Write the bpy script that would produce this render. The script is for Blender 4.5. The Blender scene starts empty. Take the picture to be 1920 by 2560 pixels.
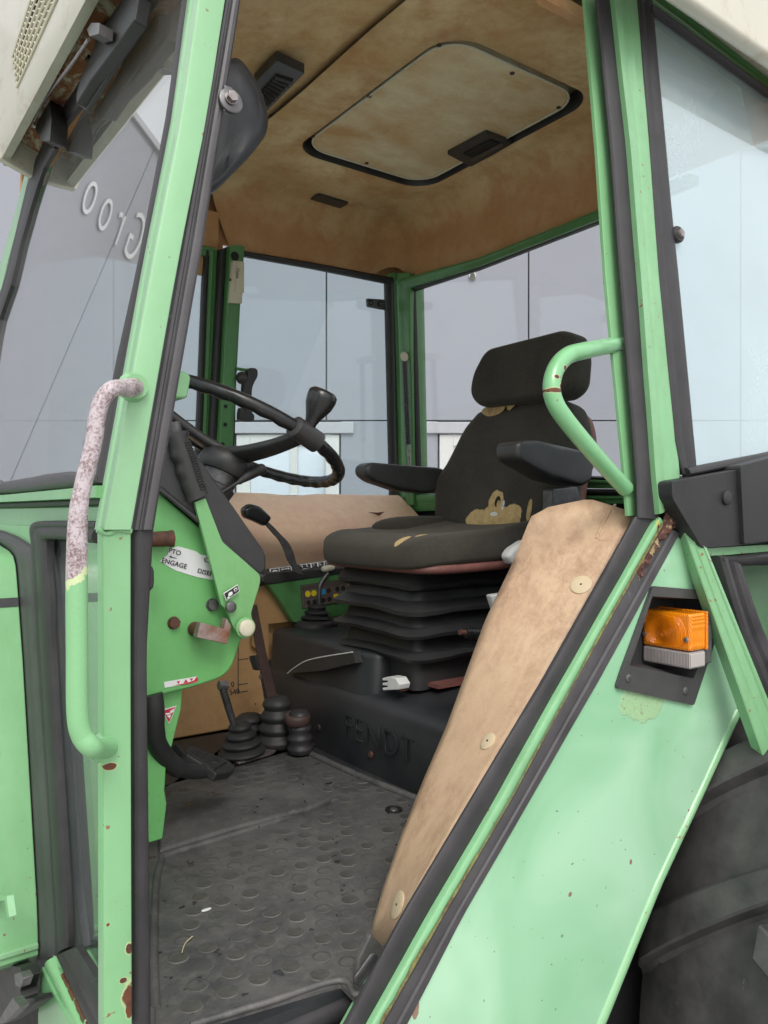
import bpy, bmesh, math, random
from mathutils import Vector, Matrix, noise
random.seed(7)
V = Vector
sc = bpy.context.scene
col = sc.collection
# ------------------------------------------------------------------ camera, light, exposure
TH = math.radians(35.8)
SN, CS = math.sin(TH), math.cos(TH)
CAM = V((0.0, -0.74, 1.75))
FPX = 1707.0 * 1920 / 1659
cd = bpy.data.cameras.new('camera'); cam = bpy.data.objects.new('camera', cd); col.objects.link(cam)
cam.location = CAM; cam.rotation_euler = (math.radians(90), 0, -TH)
cd.sensor_fit = 'VERTICAL'; cd.sensor_height = 24.0; cd.lens = FPX / 2560 * 24.0
cd.clip_start = 0.02; cd.clip_end = 800
sc.camera = cam
SUN_EL, SUN_AZ = math.radians(48), math.radians(205)      # azimuth clockwise from +Y
w = bpy.data.worlds.new('World'); sc.world = w; w.use_nodes = True
nt = w.node_tree; nt.nodes.clear()
wo = nt.nodes.new('ShaderNodeOutputWorld'); bg = nt.nodes.new('ShaderNodeBackground')
sky = nt.nodes.new('ShaderNodeTexSky'); sky.sky_type = 'NISHITA'; sky.sun_disc = False
sky.sun_elevation = SUN_EL; sky.sun_rotation = SUN_AZ; sky.air_density = 1.6; sky.dust_density = 6.0; sky.ozone_density = 1.0
hs = nt.nodes.new('ShaderNodeHueSaturation'); hs.inputs['Saturation'].default_value = 0.28; hs.inputs['Value'].default_value = 1.0
cl = nt.nodes.new('ShaderNodeMix'); cl.data_type = 'RGBA'; cl.inputs[0].default_value = .45      # thin even cloud over the sky
cl.inputs[7].default_value = (11.0, 11.2, 11.6, 1)
nt.links.new(sky.outputs[0], hs.inputs['Color']); nt.links.new(hs.outputs[0], cl.inputs[6]); nt.links.new(cl.outputs[2], bg.inputs['Color'])
bg.inputs['Strength'].default_value = 0.15
nt.links.new(bg.outputs[0], wo.inputs[0])
sl = bpy.data.lights.new('sun', 'SUN'); sl.energy = 1.3; sl.angle = math.radians(25); sl.color = (1, .97, .93)
so = bpy.data.objects.new('sun', sl); col.objects.link(so)
sd = V((math.sin(SUN_AZ) * math.cos(SUN_EL), math.cos(SUN_AZ) * math.cos(SUN_EL), math.sin(SUN_EL)))
so.rotation_euler = sd.to_track_quat('Z', 'Y').to_euler()
sc.view_settings.view_transform = 'Standard'; sc.view_settings.look = 'None'
sc.view_settings.exposure = 0.15; sc.view_settings.gamma = 1.0
sc.cycles.max_bounces = 10; sc.cycles.transparent_max_bounces = 24; sc.cycles.diffuse_bounces = 6; sc.cycles.glossy_bounces = 5

# ------------------------------------------------------------------ measuring helpers
# every outline below was measured on the photograph; U() sets it on the real surface it belongs to
K7 = 700 / 1659
CR = {'1': (0, 0, K7), '2': (500, 0, K7), '3': (1220, 0, K7), '4': (0, 600, K7), '5': (400, 850, K7), '6': (900, 750, K7),
      '7': (1220, 1100, K7), '8': (0, 1250, K7), 'a': (350, 1350, 800 / 1659), 'b': (0, 1900, K7), 'c': (400, 1900, K7),
      'd': (850, 1700, 650 / 1659), 'e': (1400, 1700, 520 / 1337), 'f': (500, 500, K7), 'g': (350, 1300, 550 / 1659),
      'h': (650, 1350, 600 / 1659), 'i': (0, 1250, 300 / 1659), 'j': (0, 2250, 350 / 1659), 'k': (1640, 1100, 280 / 1548),
      'l': (0, 0, 350 / 1659), 'm': (380, 1650, 420 / 1659), 'n': (640, 1380, 260 / 1659), 'D': (0, 0, 1920 / 1659)}
def ray(c, x, y):
    ox, oy, k = CR[c]; X = ox + x * k; Y = oy + y * k
    r = (X - 960) / FPX; u = (1280 - Y) / FPX
    return V((SN + r * CS, CS - r * SN, u))
def U(pl, c, x, y):
    p0, n = pl; d = ray(c, x, y)
    return CAM + d * ((p0 - CAM).dot(n) / d.dot(n))
def L(pl, c, pts): return [U(pl, c, *p) for p in pts]
def XP(x): return (V((x, 0, 0)), V((1, 0, 0)))
def YP(y): return (V((0, y, 0)), V((0, 1, 0)))
def ZP(z): return (V((0, 0, z)), V((0, 0, 1)))
def NS(off=0.0): return (V((0, off, 1.78)), V((0, 1, -.105)).normalized())      # near side of the cab above the belt
def FS(off=0.0): return (V((0, 1.36 - off, 1.8)), V((0, 1, .105)).normalized())  # far side
def RW(off=0.0): return (V((1.577 - off, 0, 1.8)), V((1, 0, .11)).normalized())  # rear window
def WS(off=0.0): return (V((.25 + off, 0, 1.73)), V((1, 0, -.19)).normalized())  # windscreen
def PL3(a, b, c): n = (b - a).cross(c - a).normalized(); return (a, n)
FLOOR = 1.186

# ------------------------------------------------------------------ mesh helpers
class MB:
    def __init__(s): s.v = []; s.f = []; s.mi = []; s.cur = 0
    def add(s, vs, fs):
        o = len(s.v); s.v += [tuple(p) for p in vs]
        for f in fs: s.f.append([i + o for i in f]); s.mi.append(s.cur)
    def grid(s, rows, closed_u=False, closed_v=False, cap=False):
        n = len(rows); m = len(rows[0]); vs = [p for r in rows for p in r]; fs = []
        for i in range(n if closed_v else n - 1):
            for j in range(m if closed_u else m - 1):
                a = i * m + j; b = i * m + (j + 1) % m; c = ((i + 1) % n) * m + (j + 1) % m; d = ((i + 1) % n) * m + j
                fs.append([a, b, c, d])
        if cap:
            fs.append(list(range(m))[::-1]); fs.append([(n - 1) * m + j for j in range(m)])
        s.add(vs, fs); return s
    def prism(s, pts, vec):
        vec = V(vec); n = len(pts); vs = [V(p) for p in pts] + [V(p) + vec for p in pts]
        fs = [list(range(n))[::-1], [n + i for i in range(n)]] + [[i, (i + 1) % n, n + (i + 1) % n, n + i] for i in range(n)]
        s.add(vs, fs); return s
    def box(s, a, b):
        x0, y0, z0 = a; x1, y1, z1 = b
        return s.prism([(x0, y0, z0), (x1, y0, z0), (x1, y1, z0), (x0, y1, z0)], (0, 0, z1 - z0))
    def tube(s, path, r, seg=14, caps=True, flat=None):
        path = [V(p) for p in path]; n = len(path)
        rr = r if isinstance(r, (list, tuple)) else [r] * n
        T = [(path[min(i + 1, n - 1)] - path[max(i - 1, 0)]).normalized() for i in range(n)]
        up = V((0, 0, 1)) if abs(T[0].z) < .9 else V((1, 0, 0))
        a = T[0].cross(up).normalized(); rows = []
        for i in range(n):
            a = (a - T[i] * a.dot(T[i])).normalized(); b = T[i].cross(a)
            rows.append([path[i] + (a * math.cos(2 * math.pi * k / seg) + b * math.sin(2 * math.pi * k / seg)) * rr[i] for k in range(seg)])
        return s.grid(rows, closed_u=True, cap=caps)
    def lathe(s, base, axis, prof, seg=24):
        base = V(base); axis = V(axis).normalized(); up = V((0, 0, 1)) if abs(axis.z) < .9 else V((1, 0, 0))
        a = axis.cross(up).normalized(); b = axis.cross(a); rows = []
        for (h, r) in prof:
            rows.append([base + axis * h + (a * math.cos(2 * math.pi * k / seg) + b * math.sin(2 * math.pi * k / seg)) * max(r, 1e-5) for k in range(seg)])
        return s.grid(rows, closed_u=True, cap=True)
    def strip(s, A, B, n, prof, H, back=.006, wig=0.0, sub=14):
        A = resample(A, sub); B = resample(B, sub); n = V(n).normalized(); rows = []
        for i in range(len(A)):
            row = []
            wv = 1 + wig * noise.noise(A[i] * 9 + V((3, 1, 2)))
            for t, h in prof: row.append(A[i].lerp(B[i], t) + n * (h * H * wv))
            row.append(B[i] - n * back); row.append(A[i] - n * back); rows.append(row)
        return s.grid(rows, closed_u=True, cap=True)
    def pillow(s, pts, n, thick, rnd, steps=6, back=True, crown=0.0):
        # outline inflated to a rounded pad; front face towards n
        n = V(n).normalized(); c = sum((V(p) for p in pts), V()) / len(pts); rows = []
        ang = [math.pi / 2 * i / steps for i in range(steps + 1)]
        def ring(inset, h): return [V(p) + (c - V(p)).normalized() * min(inset, (c - V(p)).length * .9) + n * h for p in pts]
        if back:
            for a in ang[::-1]: rows.append(ring(rnd * (1 - math.cos(a)), -thick / 2 + rnd - rnd * math.sin(a) - 0))
        else: rows.append(ring(0, -thick / 2))
        for a in ang: rows.append(ring(rnd * (1 - math.cos(a)), thick / 2 - rnd + rnd * math.sin(a)))
        top = rows[-1]
        for k in (.66, .33, .02):
            rows.append([c + n * (thick / 2) + ((p - c) - n * (p - c).dot(n)) * k + n * crown * (1 - k) for p in top])
        m0 = rows[0]
        if back: rows.insert(0, [c - n * (thick / 2) + ((p - c) - n * (p - c).dot(n)) * .02 for p in m0])
        return s.grid(rows, closed_u=True, cap=True)
    def build(s, name, m, parent=None, bevel=0, smooth=True, ang=35, subsurf=0, seg=2):
        me = bpy.data.meshes.new(name); me.from_pydata([tuple(p) for p in s.v], [], s.f)
        bm = bmesh.new(); bm.from_mesh(me); bmesh.ops.remove_doubles(bm, verts=bm.verts, dist=1e-6)
        bmesh.ops.recalc_face_normals(bm, faces=bm.faces); bm.to_mesh(me); bm.free()
        ms = m if isinstance(m, (list, tuple)) else [m]
        for q in ms: me.materials.append(q)
        if len(ms) > 1 and len(me.polygons) == len(s.mi): me.polygons.foreach_set('material_index', s.mi)
        o = bpy.data.objects.new(name, me); col.objects.link(o)
        if smooth:
            me.polygons.foreach_set('use_smooth', [True] * len(me.polygons))
            if not bevel and not subsurf: me.set_sharp_from_angle(angle=math.radians(ang))
        if bevel:
            b = o.modifiers.new('bevel', 'BEVEL'); b.width = bevel; b.segments = seg; b.limit_method = 'ANGLE'; b.angle_limit = math.radians(30); b.harden_normals = smooth
        if subsurf:
            b = o.modifiers.new('subsurf', 'SUBSURF'); b.levels = subsurf; b.render_levels = subsurf
        if parent is not None: attach(o, parent)
        return o
BASE = {}
def attach(o, parent):
    o.parent = parent
    root = parent
    while root.parent: root = root.parent
    o.matrix_parent_inverse = Matrix.Translation(-V(root.location)) if parent == root else Matrix.Identity(4)
def thing(name, label, cat, loc=(0, 0, 0), group=None):
    o = bpy.data.objects.new(name, None); col.objects.link(o); o.location = loc; o.empty_display_size = .1
    o['label'] = label; o['category'] = cat
    if group: o['group'] = group
    return o
def tag(o, label, cat, group=None):
    o['label'] = label; o['category'] = cat
    if group: o['group'] = group
    return o
def struct(o): o['kind'] = 'structure'; return o
def resample(P, n):
    P = [V(p) for p in P]; d = [0]
    for i in range(1, len(P)): d.append(d[-1] + (P[i] - P[i - 1]).length)
    out = []
    for k in range(n + 1):
        t = d[-1] * k / n; i = 1
        while i < len(P) - 1 and d[i] < t: i += 1
        q = (t - d[i - 1]) / max(d[i] - d[i - 1], 1e-9); out.append(P[i - 1].lerp(P[i], min(max(q, 0), 1)))
    return out
def smooth(P, per=6, closed=False):
    P = [V(p) for p in P]; n = len(P); out = []
    rng = range(n) if closed else range(n - 1)
    for i in rng:
        if closed: a, b, c, d = P[(i - 1) % n], P[i], P[(i + 1) % n], P[(i + 2) % n]
        else: a, b, c, d = P[max(i - 1, 0)], P[i], P[i + 1], P[min(i + 2, n - 1)]
        for k in range(per):
            t = k / per
            out.append(0.5 * ((2 * b) + (c - a) * t + (2 * a - 5 * b + 4 * c - d) * t * t + (3 * b - a - 3 * c + d) * t ** 3))
    if not closed: out.append(P[-1])
    return out
def rounded(P, r, seg=5):
    P = [V(p) for p in P]; n = len(P); out = []
    for i in range(n):
        a, b, c = P[i - 1], P[i], P[(i + 1) % n]
        rr = r[i] if isinstance(r, (list, tuple)) else r
        q = min(rr, (a - b).length * .48, (c - b).length * .48)
        p0 = b + (a - b).normalized() * q; p1 = b + (c - b).normalized() * q
        for k in range(seg + 1):
            t = k / seg; out.append(p0 * (1 - t) ** 2 + b * 2 * t * (1 - t) + p1 * t * t)
    return out
def slab(name, pts, n, thick, m, parent, bevel=.002, seg=2, **kw):
    # outline is the face towards n, thickness goes behind it
    return MB().prism(pts, V(n).normalized() * -thick).build(name, m, parent, bevel=bevel, seg=seg, **kw)
def disc(name, c, n, r, h, m, parent, seg=24, dome=.3):
    return MB().lathe(c, n, [(0, r), (h * .7, r), (h, r * (1 - dome * .4)), (h * 1.02, r * .3), (h * 1.02, 0)], seg).build(name, m, parent, ang=50)
def screw(c, n, r, m, parent, name='screw'):
    n = V(n).normalized(); up = V((0, 0, 1)) if abs(n.z) < .9 else V((1, 0, 0)); a = n.cross(up).normalized(); b = n.cross(a)
    mb = MB(); mb.lathe(c, n, [(0, r), (r * .25, r * .95), (r * .45, r * .6), (r * .5, r * .05)], 16)
    for q, p in ((a, b), (b, a)):
        cc = V(c) + n * r * .5
        mb.prism([cc + q * r * .5 + p * r * .1, cc - q * r * .5 + p * r * .1, cc - q * r * .5 - p * r * .1, cc + q * r * .5 - p * r * .1], n * r * .08)
    return mb.build(name, m, parent, ang=40)
def hexbolt(c, n, r, h, m, parent, name='bolt'):
    n = V(n).normalized(); up = V((0, 0, 1)) if abs(n.z) < .9 else V((1, 0, 0)); a = n.cross(up).normalized(); b = n.cross(a)
    mb = MB(); mb.lathe(c, n, [(0, r * 1.12), (h * .15, r * 1.12), (h * .16, r)], 24)
    P = [V(c) + n * h * .15 + (a * math.cos(math.pi / 3 * k + .3) + b * math.sin(math.pi / 3 * k + .3)) * r for k in range(6)]
    mb.prism(P, n * h * .85); return mb.build(name, m, parent, bevel=r * .08)
def writing(name, body, org, xd, yd, size, m, parent, ext=.0006, shear=0, spacing=1.0, align='LEFT', bev=0, sx=1.0):
    cu = bpy.data.curves.new(name, 'FONT'); cu.body = body; cu.size = size; cu.extrude = ext; cu.shear = shear; cu.space_character = spacing; cu.align_x = align; cu.offset = bev
    t = bpy.data.objects.new('tmp', cu); col.objects.link(t); dg = bpy.context.evaluated_depsgraph_get()
    me = bpy.data.meshes.new_from_object(t.evaluated_get(dg)); bpy.data.objects.remove(t)
    xd = V(xd).normalized(); yd = (V(yd) - xd * V(yd).dot(xd)).normalized(); zd = xd.cross(yd)
    M = Matrix(((xd.x * sx, yd.x, zd.x, org[0]), (xd.y * sx, yd.y, zd.y, org[1]), (xd.z * sx, yd.z, zd.z, org[2]), (0, 0, 0, 1)))
    me.transform(M); me.name = name; me.materials.clear(); me.materials.append(m)
    o = bpy.data.objects.new(name, me); col.objects.link(o); attach(o, parent); return o

# ------------------------------------------------------------------ materials
def lin(c): return tuple((x / 12.92 if x <= .04045 else ((x + .055) / 1.055) ** 2.4) for x in [q / 255 for q in c]) + (1,)
class NT:
    def __init__(s, name):
        s.m = bpy.data.materials.new(name); s.m.use_nodes = True; s.t = s.m.node_tree; s.t.nodes.clear()
        s.out = s.n('ShaderNodeOutputMaterial'); s.b = s.n('ShaderNodeBsdfPrincipled'); s.l(s.b.outputs[0], s.out.inputs[0])
        s.tc = s.n('ShaderNodeTexCoord')
    def n(s, t): return s.t.nodes.new(t)
    def l(s, a, b): s.t.links.new(a, b)
    def noise(s, scale, detail=5, rough=.6, vec=None, dist=0, stretch=None):
        q = s.n('ShaderNodeTexNoise'); q.inputs['Scale'].default_value = scale; q.inputs['Detail'].default_value = detail
        q.inputs['Roughness'].default_value = rough; q.inputs['Distortion'].default_value = dist
        src = vec or s.tc.outputs['Object']
        if stretch:
            mp = s.n('ShaderNodeMapping'); mp.inputs['Scale'].default_value = stretch; s.l(src, mp.inputs[0]); src = mp.outputs[0]
        s.l(src, q.inputs['Vector']); return q.outputs['Fac']
    def ramp(s, f, stops, interp='LINEAR'):
        r = s.n('ShaderNodeValToRGB'); r.color_ramp.interpolation = interp; e = r.color_ramp.elements
        for i, (p, c) in enumerate(stops):
            q = e[i] if i < 2 else e.new(p)
            q.position = p; q.color = c if isinstance(c, tuple) else (c, c, c, 1)
        s.l(f, r.inputs[0]); return r.outputs[0]
    def mix(s, f, a, b):
        q = s.n('ShaderNodeMix'); q.data_type = 'RGBA'
        for inp, v in ((q.inputs[0], f), (q.inputs[6], a), (q.inputs[7], b)):
            if isinstance(v, (int, float, tuple)): inp.default_value = v
            else: s.l(v, inp)
        return q.outputs[2]
    def math(s, op, a, b=0.0, c=None):
        q = s.n('ShaderNodeMath'); q.operation = op
        for i, v in enumerate((a, b) if c is None else (a, b, c)):
            if isinstance(v, (int, float)): q.inputs[i].default_value = v
            else: s.l(v, q.inputs[i])
        return q.outputs[0]
    def blobs(s, items, nscale=60, namp=.35, edge=.06):
        # mask of marks at fixed places on the object: (centre, (rx, ry, rz))
        nz = s.noise(nscale, 4, .6); tot = None
        for c, r in items:
            if isinstance(r, (int, float)): r = (r, r, r)
            a = s.n('ShaderNodeVectorMath'); a.operation = 'SUBTRACT'; s.l(s.tc.outputs['Object'], a.inputs[0]); a.inputs[1].default_value = tuple(c)
            d = s.n('ShaderNodeVectorMath'); d.operation = 'DIVIDE'; s.l(a.outputs[0], d.inputs[0]); d.inputs[1].default_value = r
            e = s.n('ShaderNodeVectorMath'); e.operation = 'LENGTH'; s.l(d.outputs[0], e.inputs[0])
            v = e.outputs['Value']
            tot = v if tot is None else s.math('MINIMUM', tot, v)
        q = s.math('ADD', tot, s.math('MULTIPLY', s.math('SUBTRACT', nz, .5), namp * 4))
        return s.ramp(q, [(max(0, .5 - edge), 1.0), (.5 + edge, 0.0)]) if False else s.ramp(s.math('MULTIPLY', q, .5), [(.5 - edge / 2, 1.0), (.5 + edge / 2, 0.0)])
    def bump(s, h, strength=.3, dist=.002, prev=None):
        q = s.n('ShaderNodeBump'); q.inputs['Strength'].default_value = strength; q.inputs['Distance'].default_value = dist
        s.l(h, q.inputs['Height'])
        if prev is not None: s.l(prev, q.inputs['Normal'])
        return q.outputs[0]
    def fin(s, color=None, rough=None, normal=None, metal=None, spec=None, coat=None):
        for k, v in (('Base Color', color), ('Roughness', rough), ('Normal', normal), ('Metallic', metal), ('Specular IOR Level', spec), ('Coat Weight', coat)):
            if v is None: continue
            i = s.b.inputs[k]
            if isinstance(v, (int, float, tuple)): i.default_value = v
            else: s.l(v, i)
        return s.m
RUST1, RUST2 = (.16, .045, .015, 1), (.055, .022, .015, 1)
def paint(name, c1, c2, rough=.32, chips=.0, blobs=None, grime=.25, primer=(.36, .46, .22, 1), prim_w=.12, coat=.25):
    s = NT(name); n1 = s.noise(3.5, 4, .6); colr = s.mix(s.ramp(n1, [(.3, 0.0), (.7, 1.0)]), c1, c2)
    fine = s.noise(45, 6, .65); dirt = s.ramp(fine, [(.45, 0.0), (.75, 1.0)])
    g = s.noise(11, 8, .75, stretch=(1, 1, .35)); gm = s.math('MULTIPLY', s.ramp(g, [(.42, 0.0), (.72, 1.0)]), grime * 1.6)
    colr = s.mix(gm, colr, (c1[0] * .55 + .02, c1[1] * .6, c1[2] * .5, 1))
    colr = s.mix(s.math('MULTIPLY', dirt, grime * .5), colr, (c1[0] * .5, c1[1] * .55, c1[2] * .45, 1))
    rgh = s.math('ADD', s.math('MULTIPLY', n1, .14), rough - .05)
    nrm = s.bump(s.noise(160, 3, .5), .06, .0006)
    if chips:
        v = s.noise(130, 3, .5); v2 = s.noise(5, 4, .6)
        cm = s.ramp(s.math('ADD', s.math('MULTIPLY', v, .7), s.math('MULTIPLY', v2, .3)), [(.665 - chips * .02, 0.0), (.68 - chips * .02, 1.0)])
        colr = s.mix(cm, colr, s.mix(s.noise(200), RUST1, (.3, .2, .12, 1)))
    if blobs:
        outer = s.blobs([(c, tuple(q * (1 + prim_w) for q in ((r, r, r) if isinstance(r, (int, float)) else r))) for c, r in blobs])
        inner = s.blobs(blobs)
        rc = s.mix(s.ramp(s.noise(90, 6, .7), [(.3, 0.0), (.7, 1.0)]), RUST1, RUST2)
        colr = s.mix(outer, colr, primer); colr = s.mix(inner, colr, rc)
        rgh = s.math('MAXIMUM', rgh, s.math('MULTIPLY', inner, .85))
        nrm = s.bump(s.math('MULTIPLY', inner, s.noise(250, 5)), .8, .003, nrm)
    return s.fin(colr, rgh, nrm, coat=coat)
def rubber(name, c=(.019, .018, .0195, 1), c2=(.040, .037, .040, 1), rough=.55, scuff=.25, bscale=220):
    s = NT(name); n1 = s.noise(14, 6, .65); colr = s.mix(s.ramp(n1, [(.3, 0.0), (.72, 1.0)]), c, c2)
    sc_ = s.ramp(s.noise(30, 8, .8, stretch=(1, 1, .35), dist=1), [(.64, 0.0), (.72, 1.0)])
    colr = s.mix(s.math('MULTIPLY', sc_, scuff), colr, (.35, .34, .36, 1))
    return s.fin(colr, s.math('ADD', s.math('MULTIPLY', n1, .2), rough - .1), s.bump(s.noise(bscale, 4, .6), .25, .001))
def plain(name, c, rough=.5, metal=0, var=.25, nscale=20, bump=.1, bscale=150, c2=None):
    s = NT(name); c2 = c2 or tuple(q * (1 - var) for q in c[:3]) + (1,)
    colr = s.mix(s.ramp(s.noise(nscale, 6, .65), [(.3, 0.0), (.7, 1.0)]), c, c2)
    return s.fin(colr, s.math('ADD', s.math('MULTIPLY', s.noise(nscale * 2), .2), rough - .1), s.bump(s.noise(bscale, 4), bump, .001), metal)
M = {}
GA, GB = (.195, .43, .205, 1), (.22, .46, .225, 1)
M['green'] = paint('green_paint', GA, GB, chips=.2, grime=.18)
M['green_pillar'] = paint('green_pillar_paint', (.225, .445, .235, 1), (.25, .475, .26, 1), chips=.9, grime=.15)
M['green_in'] = paint('green_interior_paint', (.155, .47, .145, 1), (.185, .51, .175, 1), rough=.45, chips=.2, grime=.2, coat=.05)
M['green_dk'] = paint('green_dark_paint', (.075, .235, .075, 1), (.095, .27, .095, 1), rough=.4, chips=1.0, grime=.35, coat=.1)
M['rubber'] = rubber('door_seal_rubber')
M['rubber_light'] = rubber('weathered_rubber', (.036, .034, .037, 1), (.070, .066, .071, 1), .5, .5)
M['rubber_dk'] = rubber('dark_rubber', (.018, .018, .019, 1), (.035, .034, .034, 1), .55, .1)
M['tyre'] = rubber('tyre_rubber', (.024, .024, .025, 1), (.075, .072, .069, 1), .62, .6, 90)
M['plastic'] = plain('black_plastic', (.030, .030, .031, 1), .42, bump=.25, bscale=420, c2=(.048, .046, .045, 1))
M['bezel'] = plain('weathered_grey_plastic', (.040, .040, .042, 1), .5, bump=.3, bscale=300, c2=(.062, .061, .061, 1))
M['plastic_grain'] = plain('grained_black_plastic', (.03, .03, .032, 1), .5, bump=.8, bscale=500, c2=(.048, .046, .048, 1))
M['plastic_blue'] = plain('moulded_black_plastic', (.016, .018, .022, 1), .45, bump=.3, bscale=300, c2=(.035, .036, .038, 1), nscale=9)
M['gloss'] = plain('shiny_black_plastic', (.014, .014, .015, 1), .25, bump=.05, c2=(.02, .02, .02, 1))
M['grey_metal'] = plain('dull_grey_steel', (.17, .17, .175, 1), .45, .6, c2=(.1, .09, .09, 1), nscale=60)
M['steel'] = plain('worn_steel', (.38, .36, .37, 1), .4, .75, c2=(.2, .15, .13, 1), nscale=70)
M['white'] = plain('white_plastic', (.72, .72, .70, 1), .4, var=.12)
M['cream'] = plain('cream_plastic', (.66, .62, .48, 1), .45, var=.12)
M['black'] = plain('flat_black', (.008, .008, .009, 1), .7)
M['ink'] = plain('black_print', (.02, .02, .022, 1), .5, var=0)
M['white_print'] = plain('white_print', (.8, .8, .8, 1), .4, var=.04, bump=0)
M['red_print'] = plain('red_print', (.55, .03, .05, 1), .4, var=.1, bump=0)
M['yellow'] = plain('yellow_print', (.85, .66, .02, 1), .4, var=.1, bump=0)
M['blue'] = plain('blue_print', (.05, .32, .62, 1), .4, var=.1, bump=0)
M['brown_print'] = plain('brown_grey_print', (.14, .11, .095, 1), .5, var=.1, bump=0)
M['pink'] = plain('faded_red_steel', (.24, .085, .07, 1), .6, c2=(.14, .06, .05, 1))
M['rust'] = plain('rusty_steel', (.17, .06, .03, 1), .8, c2=(.06, .035, .03, 1), nscale=60, bump=.8)
def m_handle():
    s = NT('bare_worn_grab_handle'); z = s.n('ShaderNodeSeparateXYZ'); s.l(s.tc.outputs['Object'], z.inputs[0])
    nz = s.noise(30, 5, .6)
    e = s.math('ADD', z.outputs[2], s.math('MULTIPLY', s.math('SUBTRACT', nz, .5), .05))
    e = s.math('ADD', e, s.math('MULTIPLY', z.outputs[0], -1.1))
    bare = s.ramp(e, [(0.0, 0.0), (1.0, 1.0)]);
    lo = s.math('GREATER_THAN', e, 1.497); prim = s.math('GREATER_THAN', e, 1.4915)
    side = s.math('ADD', z.outputs[0], s.math('MULTIPLY', z.outputs[1], .5))
    metal = s.mix(s.ramp(s.math('ADD', s.math('MULTIPLY', s.noise(420, 4, .7), .6), s.math('MULTIPLY', s.noise(60, 4, .6), .4)), [(.40, 0.0), (.54, 1.0)]), (.17, .11, .11, 1), (.47, .41, .43, 1))
    g = s.mix(s.noise(8), GA, GB)
    c = s.mix(prim, g, (.52, .60, .33, 1)); c = s.mix(lo, c, metal)
    return s.fin(c, .45, s.bump(s.noise(300, 4), .4, .001), 0)
M['handle'] = m_handle()
def m_headliner():
    s = NT('stained_headliner'); n1 = s.noise(4.5, 8, .66); n2 = s.noise(11, 9, .72, dist=.1)
    c = s.mix(s.ramp(n1, [(.32, 0.0), (.62, 1.0)]), (.76, .62, .37, 1), (.60, .41, .20, 1))
    c = s.mix(s.math('MULTIPLY', s.ramp(n2, [(.42, 0.0), (.62, 1.0)]), .75), c, (.50, .27, .12, 1))
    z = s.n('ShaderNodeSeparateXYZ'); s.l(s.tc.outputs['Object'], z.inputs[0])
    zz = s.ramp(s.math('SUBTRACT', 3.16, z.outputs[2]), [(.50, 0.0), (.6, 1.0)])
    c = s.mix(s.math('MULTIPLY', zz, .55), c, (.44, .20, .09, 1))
    return s.fin(c, .9, s.bump(s.noise(350, 5, .7), .5, .0015, s.bump(n1, .4, .01)), spec=.15)
M['headliner'] = m_headliner()
def m_hatch():
    s = NT('stained_hatch_lining'); n1 = s.noise(5, 9, .68, dist=.15, stretch=(1, 1.5, 1)); n2 = s.noise(3, 5, .6)
    c = s.mix(s.ramp(n1, [(.38, 0.0), (.68, 1.0)]), (.78, .68, .46, 1), (.58, .36, .17, 1))
    c = s.mix(s.ramp(n2, [(.45, 0.0), (.8, .6)]), c, (.64, .47, .24, 1))
    return s.fin(c, .85, s.bump(s.noise(350, 5, .7), .4, .0015, s.bump(n1, .5, .006)), spec=.15)
M['hatch'] = m_hatch()
def m_beige(name, c1, c2, c3, st):
    s = NT(name); n1 = s.noise(5, 7, .65, dist=.4); n2 = s.noise(26, 12, .8, dist=.25, stretch=st); n3 = s.noise(3.2, 4, .6)
    c = s.mix(s.ramp(n1, [(.35, 0.0), (.7, 1.0)]), c1, c2)
    c = s.mix(s.math('MULTIPLY', s.math('MULTIPLY', s.ramp(n2, [(.42, 0.0), (.72, 1.0)]), s.ramp(n3, [(.38, .25), (.62, 1.0)])), .95), c, c3)
    sp = s.ramp(s.noise(120, 4, .7), [(.62, 0.0), (.7, 1.0)])
    c = s.mix(s.math('MULTIPLY', sp, .3), c, c3)
    return s.fin(c, .5, s.bump(s.noise(180, 5, .65), .2, .001, s.bump(n1, .3, .01)), spec=.35)
M['trim'] = m_beige('stained_beige_trim', (.60, .43, .285, 1), (.54, .36, .235, 1), (.22, .105, .065, 1), (1.2, 1.2, .45))
M['trim_dk'] = m_beige('brown_beige_trim', (.48, .29, .135, 1), (.42, .25, .11, 1), (.36, .19, .08, 1), (1, 1, 1))
M['console'] = m_beige('faded_beige_console', (.92, .67, .45, 1), (.86, .56, .40, 1), (.76, .43, .32, 1), (1, 1, 1))
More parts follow.
